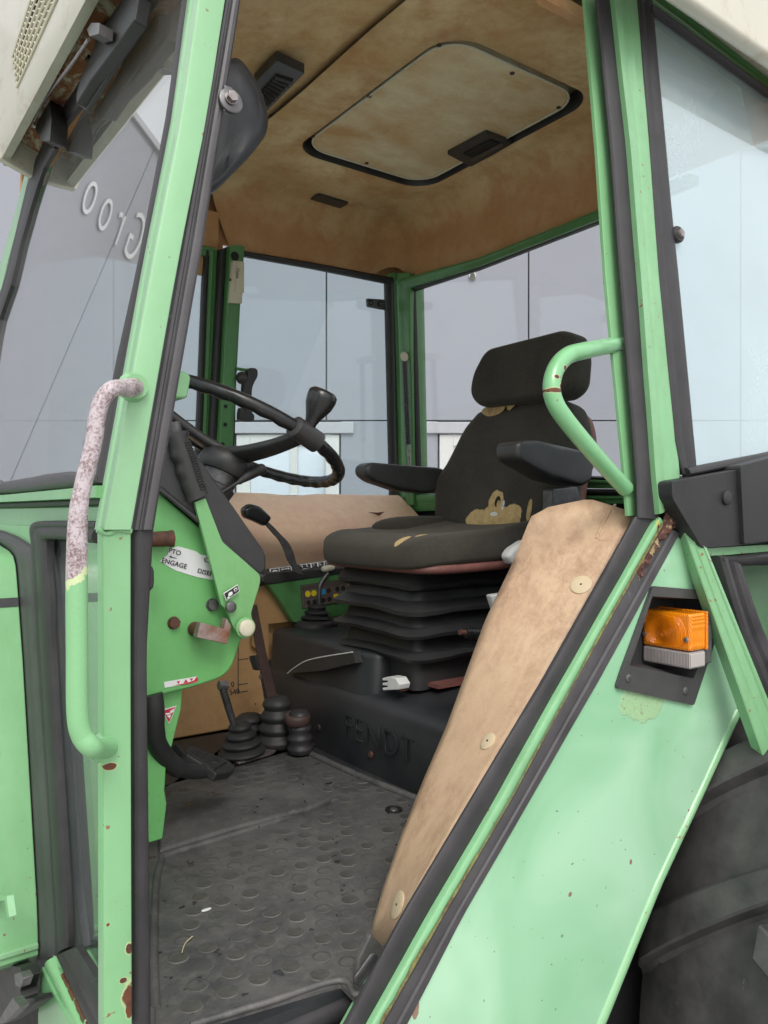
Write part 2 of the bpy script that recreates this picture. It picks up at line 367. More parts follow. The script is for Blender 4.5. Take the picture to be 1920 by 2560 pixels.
def glass(name, tint=(.975, .978, .982, 1), ior=1.52, film=.04, filmc=(.75, .8, .8, 1), gain=1.0, ripple=.0):
    s = NT(name); s.t.nodes.remove(s.b)
    tr = s.n('ShaderNodeBsdfTransparent'); tr.inputs[0].default_value = tint
    gl = s.n('ShaderNodeBsdfAnisotropic') if False else s.n('ShaderNodeBsdfGlossy'); gl.inputs['Roughness'].default_value = .01
    lw = s.n('ShaderNodeLayerWeight'); lw.inputs[0].default_value = .5      # Schlick reflectance, the same from both sides
    r0 = ((ior - 1) / (ior + 1)) ** 2
    df = s.n('ShaderNodeBsdfDiffuse'); df.inputs[0].default_value = filmc
    g = s.n('ShaderNodeNewGeometry')
    m1 = s.n('ShaderNodeMixShader'); m2 = s.n('ShaderNodeMixShader')
    f = s.math('MINIMUM', s.math('MULTIPLY', s.math('ADD', r0, s.math('MULTIPLY', s.math('POWER', lw.outputs['Facing'], 5.0), 1 - r0)), gain), .9)
    s.l(f, m1.inputs[0]); s.l(tr.outputs[0], m1.inputs[1]); s.l(gl.outputs[0], m1.inputs[2])
    fm = s.math('MULTIPLY', s.ramp(s.noise(3, 6, .7), [(.3, .6), (.75, 1.4 if False else 1.0)]), film)
    s.l(fm, m2.inputs[0]); s.l(m1.outputs[0], m2.inputs[1]); s.l(df.outputs[0], m2.inputs[2]); s.l(m2.outputs[0], s.out.inputs[0])
    return s.m
M['glass'] = glass('cab_window_glass')
M['glass_far'] = glass('tinted_window_glass', (.91, .965, .975, 1), film=.05, gain=1.2)
M['glass_near'] = glass('near_tinted_glass', (.84, .93, .94, 1), film=.30, filmc=(.74, .88, .92, 1), gain=3.5)  # strong bluish film puts the reflected sky into the pane's colour
M['glass_ws'] = glass('windscreen_glass', (.90, .94, .94, 1), film=.05, gain=1.7)

# ================================================================== surroundings
GF = V((SN, CS, 0)); GR = V((CS, -SN, 0))
def BW(F, r, z): return CAM + GF * F + GR * r + V((0, 0, z - CAM.z))       # a point of the hall wall: distance, sideways, height
s = NT('concrete_paving')
c = s.mix(s.ramp(s.noise(1.5, 8, .7), [(.3, 0.0), (.7, 1.0)]), (.44, .43, .41, 1), (.33, .32, .305, 1))
M['ground'] = s.fin(c, .85, s.bump(s.noise(40, 6, .7), .4, .004))
g = MB(); g.grid([[(-120 + 240 * j / 8, -120 + 240 * i / 8, 0) for j in range(9)] for i in range(9)])
struct(g.build('ground', M['ground']))
s = NT('grey_wall_panel'); n1 = s.noise(1.2, 5, .6)
c = s.mix(n1, (.245, .258, .295, 1), (.275, .288, .325, 1)); M['panel'] = s.fin(c, .55, s.bump(s.noise(25, 3), .08, .002))
M['joint'] = plain('panel_joint', (.10, .105, .12, 1), .7)
M['door_frame'] = plain('pale_door_frame', (.62, .62, .60, 1), .45, var=.08)
M['sill_metal'] = plain('grey_flashing', (.42, .43, .46, 1), .45, .2, var=.1)
hall = thing('hall', 'grey panelled hall building with pale framed doors behind the tractor', 'building', BW(7, 0, 0))
DF = 7.0
def gx(px): return (px * 1920 / 1659 - 960) / FPX * DF           # display pixel -> sideways metres at the hall wall
seams = [gx(q) for q in (-2300, -1760, -1400, -1040, -700, -230, 245, 705, 1142, 1600, 2050, 2500, 3000, 3600)]
ROOF_Z = 6.95; LOW_Z = 4.95; HEAD_Z = 1.75 + 184 * 1920 / 1659 / FPX * DF
SPL = seams[6]          # beyond this seam the unseen roofline is lowered to let in sky light
MB().prism([BW(DF + .06, seams[0], 0), BW(DF + .06, seams[-1], 0), BW(DF + .06, seams[-1], LOW_Z - .03), BW(DF + .06, SPL, LOW_Z - .03), BW(DF + .06, SPL, ROOF_Z - .03), BW(DF + .06, seams[0], ROOF_Z - .03)], GF * .25).build('wall_core', M['joint'], hall)
doors = [(gx(508), gx(735)), (gx(947), gx(1165))]
def pan(a, b, z0, z1):
    g = .006
    MB().prism([BW(DF, a + g, z0), BW(DF, b - g, z0), BW(DF, b - g, z1), BW(DF, a + g, z1)], GF * .05).build('wall_panel', M['panel'], hall, bevel=.004)
for a, b in zip(seams[:-1], seams[1:]):
    pan(a, b, HEAD_Z + .06, ROOF_Z if b <= SPL + 1e-6 else LOW_Z)
lo = sorted([q for q in seams if not any(d[0] - .05 < q < d[1] + .05 for d in doors)] + [q for d in doors for q in d])
for a, b in zip(lo[:-1], lo[1:]):
    if any(abs(a - d[0]) < 1e-6 for d in doors): continue
    pan(a, b, .0, HEAD_Z + .05)
for x0_, x1_, z_ in ((seams[0], SPL, ROOF_Z), (SPL, seams[-1], LOW_Z)):
    MB().prism([BW(DF - .05, x0_, z_), BW(DF - .05, x1_, z_), BW(DF + .35, x1_, z_), BW(DF + .35, x0_, z_)], (0, 0, .08)).build('roof_flashing', M['sill_metal'], hall, bevel=.01)
s = NT('door_pane'); M['door_pane'] = s.fin(s.mix(s.noise(1.5), (.80, .84, .88, 1), (.62, .70, .78, 1)), .12, spec=.8)  # pale pane colour stands for bright sky reflected in the glass
M['door_pane'].node_tree.nodes['Principled BSDF'].inputs['Metallic'].default_value = .55
for a, b in doors:
    MB().prism([BW(DF - .03, a - .12, HEAD_Z - .06), BW(DF - .03, b + .12, HEAD_Z - .06), BW(DF - .03, b + .12, HEAD_Z + .04), BW(DF - .03, a - .12, HEAD_Z + .04)], GF * .08).build('door_flashing', M['sill_metal'], hall, bevel=.006)
    fw = .13; z1 = HEAD_Z - .07
    fr = MB()
    for (x0, x1, zz0, zz1) in ((a + .01, a + fw, 0, z1), (b - fw, b - .01, 0, z1), (a + fw, b - fw, z1 - .1, z1), (a + fw, b - fw, 0, .12), (a + (b - a) * .52, a + (b - a) * .52 + .07, .12, z1 - .1)):
        fr.prism([BW(DF + .0, x0, zz0), BW(DF + .0, x1, zz0), BW(DF + .0, x1, zz1), BW(DF + .0, x0, zz1)], GF * .055)
    fo = fr.build('door_frame', M['door_frame'], hall, bevel=.006)
    mid = a + (b - a) * .52
    for x0, x1 in ((a + fw, mid), (mid + .07, b - fw)):
        MB().prism([BW(DF + .03, x0, .12), BW(DF + .03, x1, .12), BW(DF + .03, x1, z1 - .1), BW(DF + .03, x0, z1 - .1)], GF * .01).build('pane', M['door_pane'], fo)
M['sign'] = plain('pale_sign_letters', (.60, .61, .63, 1), .5, var=.05)
# sign letters high on the hall wall, seen mirrored in the windscreen
def at_wall(x, y):
    d = V((x, y, 0)) - V((CAM.x, CAM.y, 0)); return d.dot(GR)
r0 = -6.68
writing('sign_lettering', 'Groo', BW(DF - .02, r0, 5.60), GR, V((0, 0, 1)), .86, M['sign'], hall, ext=.008, shear=.2, spacing=1.5, bev=-.011, sx=.42)
bl = MB().lathe(BW(DF, gx(1020), 1.75 + 509 * 1920 / 1659 / FPX * DF), -GF, [(0, .03), (.03, .03), (.035, .01)], 16).build('wall_stud', M['white'], hall)

# ================================================================== the tractor
T = thing('tractor', 'green tractor with its cab door open, worn black seat and cream roof', 'tractor', (1.0, .68, 0))
BULB = [(0, 0), (.04, .45), (.14, .8), (.3, 1), (.5, .98), (.7, .9), (.86, .7), (.96, .35), (1, 0)]
RIDGE = [(0, 0), (.03, .5), (.12, .78), (.25, .8), (.33, .55), (.40, .55), (.48, .85), (.62, 1), (.8, .95), (.93, .6), (1, 0)]
BOXP = [(0, 0), (.0, .85), (.04, 1), (.96, 1), (1, .85), (1, 0)]
RAIL = [(0, 0), (.02, .7), (.1, .95), (.3, 1), (.42, .8), (.5, .72), (.9, .72), (1, .5), (1, 0)]
NY = V((0, -1, 0)); NX = V((-1, 0, 0)); NZ = V((0, 0, 1))
nNS = -NS()[1]
def strip(name, pl, A, B, n, prof, H, m, parent, wig=.12, back=.008, sub=16):
    a = [U(pl, *p) for p in A]; b = [U(pl, *p) for p in B]
    return MB().strip(a, b, n, prof, H, back, wig, sub).build(name, m, parent, ang=28)
# ---------------- front door post
post = MB()
P0 = YP(0.0)
up = [U(NS(), '1', 1172, -60), U(NS(), '1', 1065, 697), U(NS(), '1', 892, 1569), U(NS(), '8', 608, 178)]
upr = [U(NS(), '1', 1337, -60), U(NS(), '1', 1220, 697), U(NS(), '1', 1046, 1569), U(NS(), '8', 770, 178)]
post.strip(up, upr, nNS, [(0, 0), (.0, .6), (.03, .9), (.1, 1), (.9, 1), (.97, .9), (1, .6), (1, 0)], .005, back=.008, sub=10)
pillar = post.build('front_pillar', M['green_pillar'], T, ang=28)
lowp = MB()
lowp.strip([U(P0, '8', 600, 190), U(P0, '8', 603, 1000), U(P0, 'b', 605, 1600)], [U(P0, '8', 768, 190), U(P0, '8', 767, 1000), U(P0, 'b', 775, 1600)], NY,
           [(0, 0), (.0, .6), (.03, .9), (.1, 1), (.9, 1), (.97, .9), (1, .6), (1, 0)], .005, back=.012, sub=10)
blob = [(U(P0, 'b', 757, 1100), (.004, .01, .006)), (U(P0, 'b', 755, 1370), (.006, .01, .013)), (U(P0, 'b', 722, 1290), (.004, .01, .003)), (U(P0, 'b', 757, 1470), (.004, .01, .008)), (U(P0, 'b', 630, 962), (.002, .01, .002)), (U(P0, '8', 640, 1570), (.006, .01, .003))]
M['green_post2'] = paint('green_lower_pillar_paint', (.20, .43, .21, 1), (.225, .46, .235, 1), chips=.9, grime=.15, blobs=blob, prim_w=.25)
lowp.build('lower_pillar', M['green_post2'], T, ang=28)
# weld collar
cp = [U(P0, '8', x, 185) for x in (572, 620, 690, 770)]
mb = MB().tube(smooth([p + V((0, -.004, dz)) for p, dz in zip(cp, (.002, -.002, .001, .0))], 5), [.003 + .0004 * math.sin(i * 1.1) for i in range(16)], 10)
mb.build('weld_bead', M['green'], pillar)
# front-facing flange between post and windscreen rubber
fl = MB().strip([U(WS(-.01), *p) for p in (('1', 1127, -60), ('1', 1028, 697), ('1', 857, 1569), ('8', 572, 178))], [U(WS(-.01), *p) for p in (('1', 1180, -60), ('1', 1075, 697), ('1', 900, 1569), ('8', 618, 178))], -WS()[1],
                [(0, 0), (.0, .7), (.1, 1), (.45, 1), (.55, .3), (.7, .3), (.8, 1), (1, 1), (1, 0)], .003, back=.01)
fl.build('pillar_flange', M['green_pillar'], pillar, ang=25)
# door seal on the rear face of the post
strip('door_seal', NS(.012), [('1', 1330, -60), ('4', 1070, 0), ('4', 785, 1640), ('8', 770, 180)], [('1', 1432, -60), ('4', 1205, 0), ('4', 920, 1640), ('8', 908, 180)], nNS, RIDGE, .008, M['rubber_light'], T, sub=24, back=.03)
strip('door_seal', YP(.012), [('8', 768, 90), ('8', 767, 900), ('b', 775, 1600)], [('8', 912, 90), ('8', 866, 900), ('b', 892, 1600)], NY, BULB, .008, M['rubber'], T, sub=24, back=.03)
# inner channel of the post seen behind the seal (black edge)
# front grab handle
HP = YP(-.045)
hp = [U(YP(0), '4', 800, 872), U(YP(-.025), '4', 745, 878), U(HP, '4', 670, 880), U(HP, '4', 610, 940), U(HP, '4', 577, 1040), U(HP, '4', 555, 1200), U(HP, '4', 500, 1420), U(HP, '8', 462, 100), U(HP, '8', 455, 500), U(HP, '8', 457, 900), U(HP, '8', 460, 1250), U(HP, '8', 485, 1390), U(HP, '8', 545, 1465), U(YP(-.02), '8', 600, 1475), U(YP(0), '8', 645, 1465)]
h = MB().tube(smooth(hp, 7), [.0088 if i < 8 else .0072 if i < 45 else .0072 + .0018 * min(1, (i - 45) / 10) for i in range(99)], 20); hn = h.build('grab_handle', M['handle'], T, ang=60)
for c_, pl_ in ((('4', 795, 870), 0), (('8', 625, 1470), 0)):
    p = U(P0, *c_)
    MB().tube([p + V((0, -.006, 0)), p + V((0, .004, 0))], [.0115, .0145], 18).build('weld_bead', M['green'], hn, ang=60)
# small square bracket inside the post at steering wheel height
q = YP(.16)
MB().prism(rounded(L(q, '5', [(60, 150), (188, 205), (165, 348), (45, 340)]), .006), (0, .05, 0)).build('pillar_bracket', M['green'], T, bevel=.004)

# ---------------- rear door post (between door opening and rear side window)
strip('rear_pillar', NS(.03), [('3', 560, -60), ('3', 640, 900), ('3', 690, 1659), ('7', 815, 350), ('7', 822, 450)], [('3', 640, -60), ('3', 735, 900), ('3', 785, 1659), ('7', 885, 350), ('7', 888, 450)], nNS, BOXP, .003, M['green'], T, back=.003)
strip('door_seal', NS(.01), [('3', 634, -60), ('3', 728, 900), ('3', 784, 1659), ('7', 882, 250), ('7', 888, 462)], [('3', 738, -60), ('3', 838, 900), ('3', 898, 1659), ('7', 990, 250), ('7', 1010, 475)], nNS, BULB, .007, M['rubber'], T, sub=30, back=.002)
rust_top = [(U(YP(0), '7', 1060, 470), (.017, .03, .018)), (U(YP(0), '7', 1035, 355), (.007, .03, .006)), (U(YP(0), '7', 1020, 570), (.01, .03, .02)), (U(YP(0), '7', 960, 660), (.007, .03, .014))]
M['green_rp'] = paint('green_rear_post_paint', (.185, .41, .20, 1), (.215, .44, .23, 1), chips=.9, grime=.3, blobs=rust_top, prim_w=.3)
LIP = [(0, 0), (.0, .9), (.1, 1), (.22, .9), (.25, .35), (.42, .3), (.5, .75), (.6, .8), (.95, .75), (1, .4), (1, 0)]
strip('door_frame_post', NS(0), [('3', 725, -60), ('3', 830, 900), ('3', 890, 1659), ('7', 975, 200), ('7', 1000, 440)], [('3', 885, -60), ('3', 965, 900), ('3', 1018, 1659), ('7', 1130, 220), ('7', 1110, 400)], nNS, LIP, .006, M['green_rp'], T, back=.01, sub=30)
strip('window_seal', NS(-.004), [('3', 875, -60), ('3', 955, 900), ('3', 1010, 1659), ('7', 1110, 60), ('7', 1155, 205)], [('3', 968, -60), ('3', 1052, 900), ('3', 1130, 1659), ('7', 1225, 60), ('7', 1232, 160)], nNS, RIDGE, .005, M['rubber'], T, sub=30)
# near rear side window
gl = [U(NS(.0), '3', 960, -300), U(NS(.0), '3', 1060, 900), U(NS(.0), '7', 1215, 170)]
e1 = U(NS(0), '7', 1950, 60); e2 = U(NS(0), 'D', 1980, 330)
gpts = [gl[0], gl[1], gl[2], e1, e2, U(NS(0), 'D', 1659, 135 + 90), U(NS(0), '3', 1000, 20)]
gpts = [gl[1], gl[2], U(NS(0), 'D', 1900, 930), U(NS(0), 'D', 1900, 400), U(NS(0), '3', 1659, 560), U(NS(0), '3', 980, 75)]
MB().prism(gpts, -nNS * .004).build('side_window', M['glass_near'], T, smooth=False)
strip('window_seal', NS(-.008), [('7', 1180, 218), ('7', 1659, 120), ('D', 1800, 960)], [('7', 1165, 165), ('7', 1659, 70), ('D', 1800, 940)], nNS, BULB, .008, M['rubber'], T)
# roof rail over the window
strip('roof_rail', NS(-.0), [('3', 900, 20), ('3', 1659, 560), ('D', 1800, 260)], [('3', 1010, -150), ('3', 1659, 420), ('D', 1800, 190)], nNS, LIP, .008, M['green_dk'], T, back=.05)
strip('window_seal', NS(-.004), [('3', 950, 60), ('3', 1659, 575), ('D', 1800, 275)], [('3', 965, 40), ('3', 1659, 548), ('D', 1800, 262)], nNS, BULB, .01, M['rubber'], T)
# latch knob of the side window
kp = U(NS(-.004), '3', 1112, 1395)
disc('window_latch', kp, nNS, .014, .008, M['rubber_dk'], T); disc('latch_bolt', kp + nNS * .006, nNS, .007, .007, M['steel'], T)

# ---------------- diagonal sill of the door
def DG(y): return YP(y)
A1 = [('7', 872, 455), ('D', 1173, 1469), ('D', 1020, 1725), ('D', 870, 1977), ('D', 745, 2212), ('D', 700, 2290)]
A2 = [('7', 1002, 455), ('D', 1218, 1469), ('D', 1076, 1725), ('D', 930, 1977), ('D', 797, 2212), ('D', 755, 2290)]
A3 = [('7', 1035, 500), ('D', 1243, 1469), ('D', 1104, 1725), ('D', 957, 1977), ('D', 824, 2212), ('D', 782, 2290)]
A4 = [('7', 1130, 560), ('D', 1293, 1469), ('D', 1145, 1725), ('D', 1000, 1977), ('D', 878, 2212), ('D', 840, 2290)]
strip('door_seal', DG(.01), A1, A2, NY, BULB, .006, M['rubber'], T, sub=36, back=.003, wig=.25)
jr = []
for y_, w_ in ((1150, .008),):
    t = (y_ - 1117) / (2212 - 1117); jr.append((U(DG(0), 'D', 1437 + (820 - 1437) * t - 2, y_), (w_ * .45, .03, w_ * 1.6)))
M['green_sill'] = paint('green_sill_paint', (.195, .43, .215, 1), (.225, .465, .245, 1), chips=.9, grime=.3, blobs=jr, prim_w=.45, primer=(.34, .38, .08, 1))
strip('door_sill', DG(0), A2, A3, NY, [(0, 0), (.05, .6), (.2, .95), (.4, 1), (.6, .9), (.8, .55), (.95, .25), (1, 0)], .005, M['green_sill'], T, sub=36, back=.04, wig=.05)
s = NT('joint_grime'); n1 = s.noise(70, 7, .75, stretch=(1, 1, .6)); c = s.mix(s.ramp(n1, [(.35, 0.0), (.6, 1.0)]), (.22, .24, .07, 1), (.10, .06, .03, 1))
M['grime'] = s.fin(c, .85, s.bump(n1, .8, .003))
_ga = resample([U(DG(-.006), *p) for p in A3[:-1]], 120); _rows = []
for i, p in enumerate(_ga):
    t = i / 120; wd = .0012 + .0035 * max(0, noise.noise(V((t * 14, 2, 0)))) + (.003 if t > .72 else 0) * (.6 + noise.noise(V((t * 40, 5, 0)))) + (.002 if t < .3 else 0)
    d_ = V((-.75, 0, .65)); _rows.append([p + d_ * wd, p + NY * .0012, p - d_ * .0012])
MB().grid(_rows).build('joint_grime', M['grime'], bpy.data.objects['door_sill'])
strip('fender_seal', DG(-.001), A3, A4, NY, [(0, 0), (.04, .55), (.2, .8), (.4, .8), (.47, .45), (.52, .45), (.6, .85), (.9, .85), (1, .2), (1, 0)], .005, M['rubber_light'], T, sub=36, wig=.2)
s = NT('flaking_rust'); n1 = s.noise(90, 8, .8); c = s.mix(s.ramp(n1, [(.35, 0.0), (.65, 1.0)]), (.13, .05, .035, 1), (.045, .022, .02, 1))
c = s.mix(s.ramp(s.noise(60, 4, .6), [(.58, 0.0), (.66, 1.0)]), c, (.42, .32, .17, 1)); M['flake'] = s.fin(c, .85, s.bump(n1, 1.0, .004))
ra_ = resample([U(P0, '7', x, y) for x, y in ((1045, 395), (1035, 450), (1010, 540), (950, 650), (880, 745), (868, 830))], 40)
rb_ = resample([U(P0, '7', x, y) for x, y in ((1075, 395), (1108, 460), (1105, 510), (1010, 610), (925, 750), (885, 830))], 40); rows = []
for i in range(41):
    row = []
    for k in range(9):
        p = ra_[i].lerp(rb_[i], k / 8 + .12 * noise.noise(ra_[i] * 160 + V((k, 0, 0)))); e = math.sin(math.pi * k / 8)
        row.append(p + NY * (.003 + e * (.006 + .010 * noise.noise(p * 130)) ))
    rows.append(row)
MB().grid(rows).build('flaking_rust', M['flake'], bpy.data.objects['door_frame_post'], ang=20)
# ---------------- fender front panel
fe = [U(P0, *p) for p in A4]
fr_ = L(P0, 'e', [(250, 2290), (640, 1330), (960, 640), (1175, 165)])
fpts = fe[::-1] + [U(P0, '7', 1120, 440)] + [U(P0, 'D', 1620, 1300), U(P0, 'D', 1640, 1400)] + fr_[::-1]
fpts = [fe[0]] + [U(P0, 'D', 1480, 1120), U(P0, 'D', 1600, 1430)] + fr_[::-1] + fe[::-1][:-1]
lampc = U(P0, '7', 1050, 1200)
blob = [(U(P0, '7', 960, 1530), (.028, .02, .012)), (U(P0, '7', 800, 1560), (.010, .02, .016)), (U(P0, '7', 1480, 1560), (.004, .02, .014)), (U(P0, 'e', 455, 1170), (.003, .02, .004)), (U(P0, 'e', 62, 1380), (.0025, .02, .003)), (U(P0, 'e', 830, 838), (.0035, .02, .0025)), (U(P0, 'd', 480, 2080), (.006, .02, .016)), (U(P0, 'd', 1470, 1367), (.003, .02, .003))]
s = NT('fender_sheen_paint')
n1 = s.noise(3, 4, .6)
colr = s.mix(s.ramp(s.noise(4.5, 3, .5, dist=.6), [(.35, 0.0), (.65, 1.0)]), (.26, .52, .31, 1), (.38, .64, .43, 1))  # faded green, paled further to carry the sky sheen in its colour
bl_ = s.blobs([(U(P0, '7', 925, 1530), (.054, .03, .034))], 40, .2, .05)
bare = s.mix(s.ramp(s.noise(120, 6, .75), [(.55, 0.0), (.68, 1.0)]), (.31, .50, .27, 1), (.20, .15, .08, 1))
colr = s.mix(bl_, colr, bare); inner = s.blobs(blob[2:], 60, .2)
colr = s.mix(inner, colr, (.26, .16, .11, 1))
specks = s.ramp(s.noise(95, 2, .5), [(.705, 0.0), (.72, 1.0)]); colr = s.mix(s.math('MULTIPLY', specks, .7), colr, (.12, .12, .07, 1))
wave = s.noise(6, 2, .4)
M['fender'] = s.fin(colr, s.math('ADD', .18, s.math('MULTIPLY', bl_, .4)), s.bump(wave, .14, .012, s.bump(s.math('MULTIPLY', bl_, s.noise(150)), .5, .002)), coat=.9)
# panel with a cut-out for the lamp
bez_o = rounded(L(YP(-.004), '7', [(975, 865), (1300, 892), (1368, 1110), (1215, 1572), (757, 1470), (790, 1370)]), .006)
bez_i = L(YP(-.004), '7', [(968, 925), (1318, 948), (1335, 1090), (1213, 1412), (833, 1335), (900, 1140)])
def panel_with_hole(outer, hole, vec, name, m, parent, **kw):
    bm = bmesh.new(); vo = [bm.verts.new(p) for p in outer]; vh = [bm.verts.new(p) for p in hole]
    eo = [bm.edges.new((vo[i], vo[(i + 1) % len(vo)])) for i in range(len(vo))]; eh = [bm.edges.new((vh[i], vh[(i + 1) % len(vh)])) for i in range(len(vh))]
    r = bmesh.ops.triangle_fill(bm, edges=eo + eh, use_beauty=True)
    bmesh.ops.recalc_face_normals(bm, faces=bm.faces)
    ex = bmesh.ops.extrude_face_region(bm, geom=list(bm.faces)); bmesh.ops.translate(bm, verts=[e for e in ex['geom'] if isinstance(e, bmesh.types.BMVert)], vec=V(vec))
    mb = MB(); bm.verts.index_update(); mb.add([v.co for v in bm.verts], [[v.index for v in f.verts] for f in bm.faces]); bm.free()
    return mb.build(name, m, parent, **kw)
def onplane(P, y): return [V((p.x, y, p.z)) for p in P]
hole = L(P0, '7', [(985, 900), (1300, 925), (1330, 1095), (1208, 1440), (820, 1360), (890, 1130)])
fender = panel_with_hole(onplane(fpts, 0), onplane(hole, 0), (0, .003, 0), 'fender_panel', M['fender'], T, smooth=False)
strip('panel_flange', P0, [('e', 1130, 190), ('e', 925, 640), ('e', 600, 1330), ('e', 205, 2290)], [('e', 1178, 170), ('e', 962, 640), ('e', 642, 1330), ('e', 255, 2290)], NY, [(0, 0), (.1, .5), (.35, .95), (.6, 1), (.85, .7), (1, 0)], .005, M['green_pillar'], fender, back=.02, sub=24)
# lamp housing bezel and recess
bez = panel_with_hole(onplane(bez_o, -.006), onplane(bez_i, -.006), (0, .006, 0), 'lamp_bezel', M['bezel'], T, bevel=.0015)
rec = MB(); a_ = onplane(bez_i, -.002); cc = sum(a_, V()) / len(a_); b_ = [p.lerp(cc, .12) + V((0, .06, 0)) for p in a_]
rec.grid([a_, b_], closed_u=True); rec.add(b_, [list(range(len(b_)))]); rec.build('lamp_recess', M['plastic_grain'], bez, ang=20)
for c_ in ((830, 1411), (1167, 1484)): screw(U(YP(-.006), '7', *c_), NY, .0062, M['grey_metal'], bez)
# orange lamp: lens faces forward, wraps round the outer side
xl = U(YP(-.03), '7', 1197, 1100).x
LP = XP(xl - .0)
tl = U(LP, '7', 912, 1000); tr = U(LP, '7', 1197, 1030); br = U(LP, '7', 1202, 1252); blc = U(LP, '7', 915, 1222)
y0, y1 = (tr.y + br.y) / 2, (tl.y + blc.y) / 2; z1, z0 = (tl.z + tr.z) / 2, (br.z + blc.z) / 2
zc = U(LP, '7', 1200, 1340).z - .006
def amber(name, c, c2, alpha):
    s = NT(name); yz = s.n('ShaderNodeSeparateXYZ'); s.l(s.tc.outputs['Object'], yz.inputs[0])
    dy = s.math('SUBTRACT', yz.outputs[1], y0 * .45 + y1 * .55); dz = s.math('SUBTRACT', yz.outputs[2], z0 * .62 + z1 * .38)
    r = s.math('SQRT', s.math('ADD', s.math('MULTIPLY', dy, dy), s.math('MULTIPLY', dz, dz)))
    rings = s.math('SINE', s.math('MULTIPLY', r, 2 * math.pi / .0026))
    core = s.ramp(r, [(0.010, 1.0), (.021, 0.0)])
    colr = s.mix(s.math('MULTIPLY', core, .55), s.mix(s.noise(30), c, c2), (.30, .06, .0, 1))
    s.b.inputs['Transmission Weight'].default_value = alpha; s.b.inputs['IOR'].default_value = 1.45
    return s.fin(colr, .12, s.bump(s.math('ADD', rings, s.math('SINE', s.math('MULTIPLY', yz.outputs[0], 1500))), .55, .0007), coat=.6)
M['amber'] = amber('amber_lens', (1.0, .34, .01, 1), (.88, .22, .0, 1), .12)
def m_clear():
    s = NT('clear_lens'); yz = s.n('ShaderNodeSeparateXYZ'); s.l(s.tc.outputs['Object'], yz.inputs[0])
    w_ = s.math('SINE', s.math('MULTIPLY', yz.outputs[1], 2400)); s.b.inputs['Transmission Weight'].default_value = .3
    return s.fin(s.mix(s.ramp(w_, [(.4, 0.0), (.6, 1.0)]), (.36, .32, .31, 1), (.62, .57, .55, 1)), .15, s.bump(w_, .5, .0007), coat=.5)
M['clear'] = m_clear()
lamp = MB().prism([(xl + .012, y0 + .004, zc + .002), (xl + .012, y1 - .002, zc + .002), (xl + .012, y1 - .002, z1 - .002), (xl + .012, y0 + .004, z1 - .002)], (.055, 0, 0)).build('indicator_lamp', M['grey_metal'], T, bevel=.004)
MB().prism([(xl, y0, z0 + .0005), (xl, y1, z0 + .0005), (xl, y1, z1), (xl, y0, z1)], (.042, 0, 0)).build('amber_lens', M['amber'], lamp, bevel=.005, seg=4)
MB().prism([(xl, y0, zc), (xl, y1, zc), (xl, y1, z0 - .0005), (xl, y0, z0 - .0005)], (.042, 0, 0)).build('clear_lens', M['clear'], lamp, bevel=.004, seg=3)
MB().box((xl + .006, y0 + .006, zc + .006), (xl + .011, y1 - .006, z0 - .004)).build('reflector', M['steel'], lamp)
MB().box((xl + .0425, y0 - .001, z0), (xl + .047, y1 + .001, z1 + .001)).build('lens_gasket', M['amber'], lamp, bevel=.001)
lr = MB(); cy_, cz_ = y0 * .45 + y1 * .55, z0 * .62 + z1 * .38
for k in range(16):
    r_ = .004 + k * .0024; seg_ = []
    for q in range(73):
        a = 2 * math.pi * q / 72; yy, zz = cy_ + r_ * math.cos(a), cz_ + r_ * math.sin(a)
        if y0 + .006 < yy < y1 - .005 and z0 + .006 < zz < z1 - .006: seg_.append(V((xl - .0001, yy, zz)))
        else:
            if len(seg_) > 2: lr.tube(seg_, .0009, 6)
            seg_ = []
    if len(seg_) > 2: lr.tube(seg_, .0009, 6)
lr.build('lens_rings', M['amber'], lamp, ang=60)
for c_ in ((925, 1148), (1175, 1184)): screw(U(XP(xl - .001), '7', *c_), NX, .0042, M['steel'], lamp)
# ---------------- diagonal brace and lower quarter window, right edge
_xt = U(YP(-.012), 'k', 140, 900).x
BRP = (V((_xt + .05, -.012, 1.7)), V((.46, 1, 0)).normalized())        # the brace leans outwards towards its foot
strip('diagonal_brace', BRP, [('D', 1452, 1089), ('D', 1616, 1555), ('D', 1860, 2240)], [('D', 1487, 1095), ('D', 1657, 1514), ('D', 1955, 2240)], -BRP[1], [(0, 0), (0, .8), (.05, 1), (.30, 1), (.38, 1.25), (.44, .9), (.75, .9), (.82, 1.2), (.9, .9), (1, .7), (1, 0)], .006, M['green_rp'], T, back=.02, sub=24)
strip('belt_rail', YP(-.010), [('k', 620, 1490), ('k', 900, 1475), ('k', 1548, 1440), ('D', 1800, 1150)], [('k', 690, 1600), ('k', 900, 1590), ('k', 1548, 1535), ('D', 1800, 1165)], NY, BOXP, .008, M['green_rp'], T, back=.03)
strip('window_seal', YP(-.016), [('k', 790, 1590), ('k', 1050, 1600), ('k', 1548, 1535), ('D', 1800, 1165)], [('k', 840, 1740), ('k', 1050, 1740), ('k', 1548, 1735), ('D', 1800, 1200)], NY, BULB, .014, M['rubber_dk'], T, wig=.4)
strip('window_seal', YP(-.018), [('k', 795, 1600), ('k', 960, 2212), ('D', 1659, 1560)], [('k', 1080, 1740), ('k', 1240, 2212), ('D', 1700, 1490)], NY, RIDGE, .018, M['rubber_light'], T, wig=.3, sub=20)
MB().prism([U(YP(-.006), *p) for p in (('k', 900, 1700), ('k', 1100, 2212), ('D', 1760, 1640), ('D', 1860, 1180))], (0, .004, 0)).build('quarter_window', M['glass'], T, smooth=False)
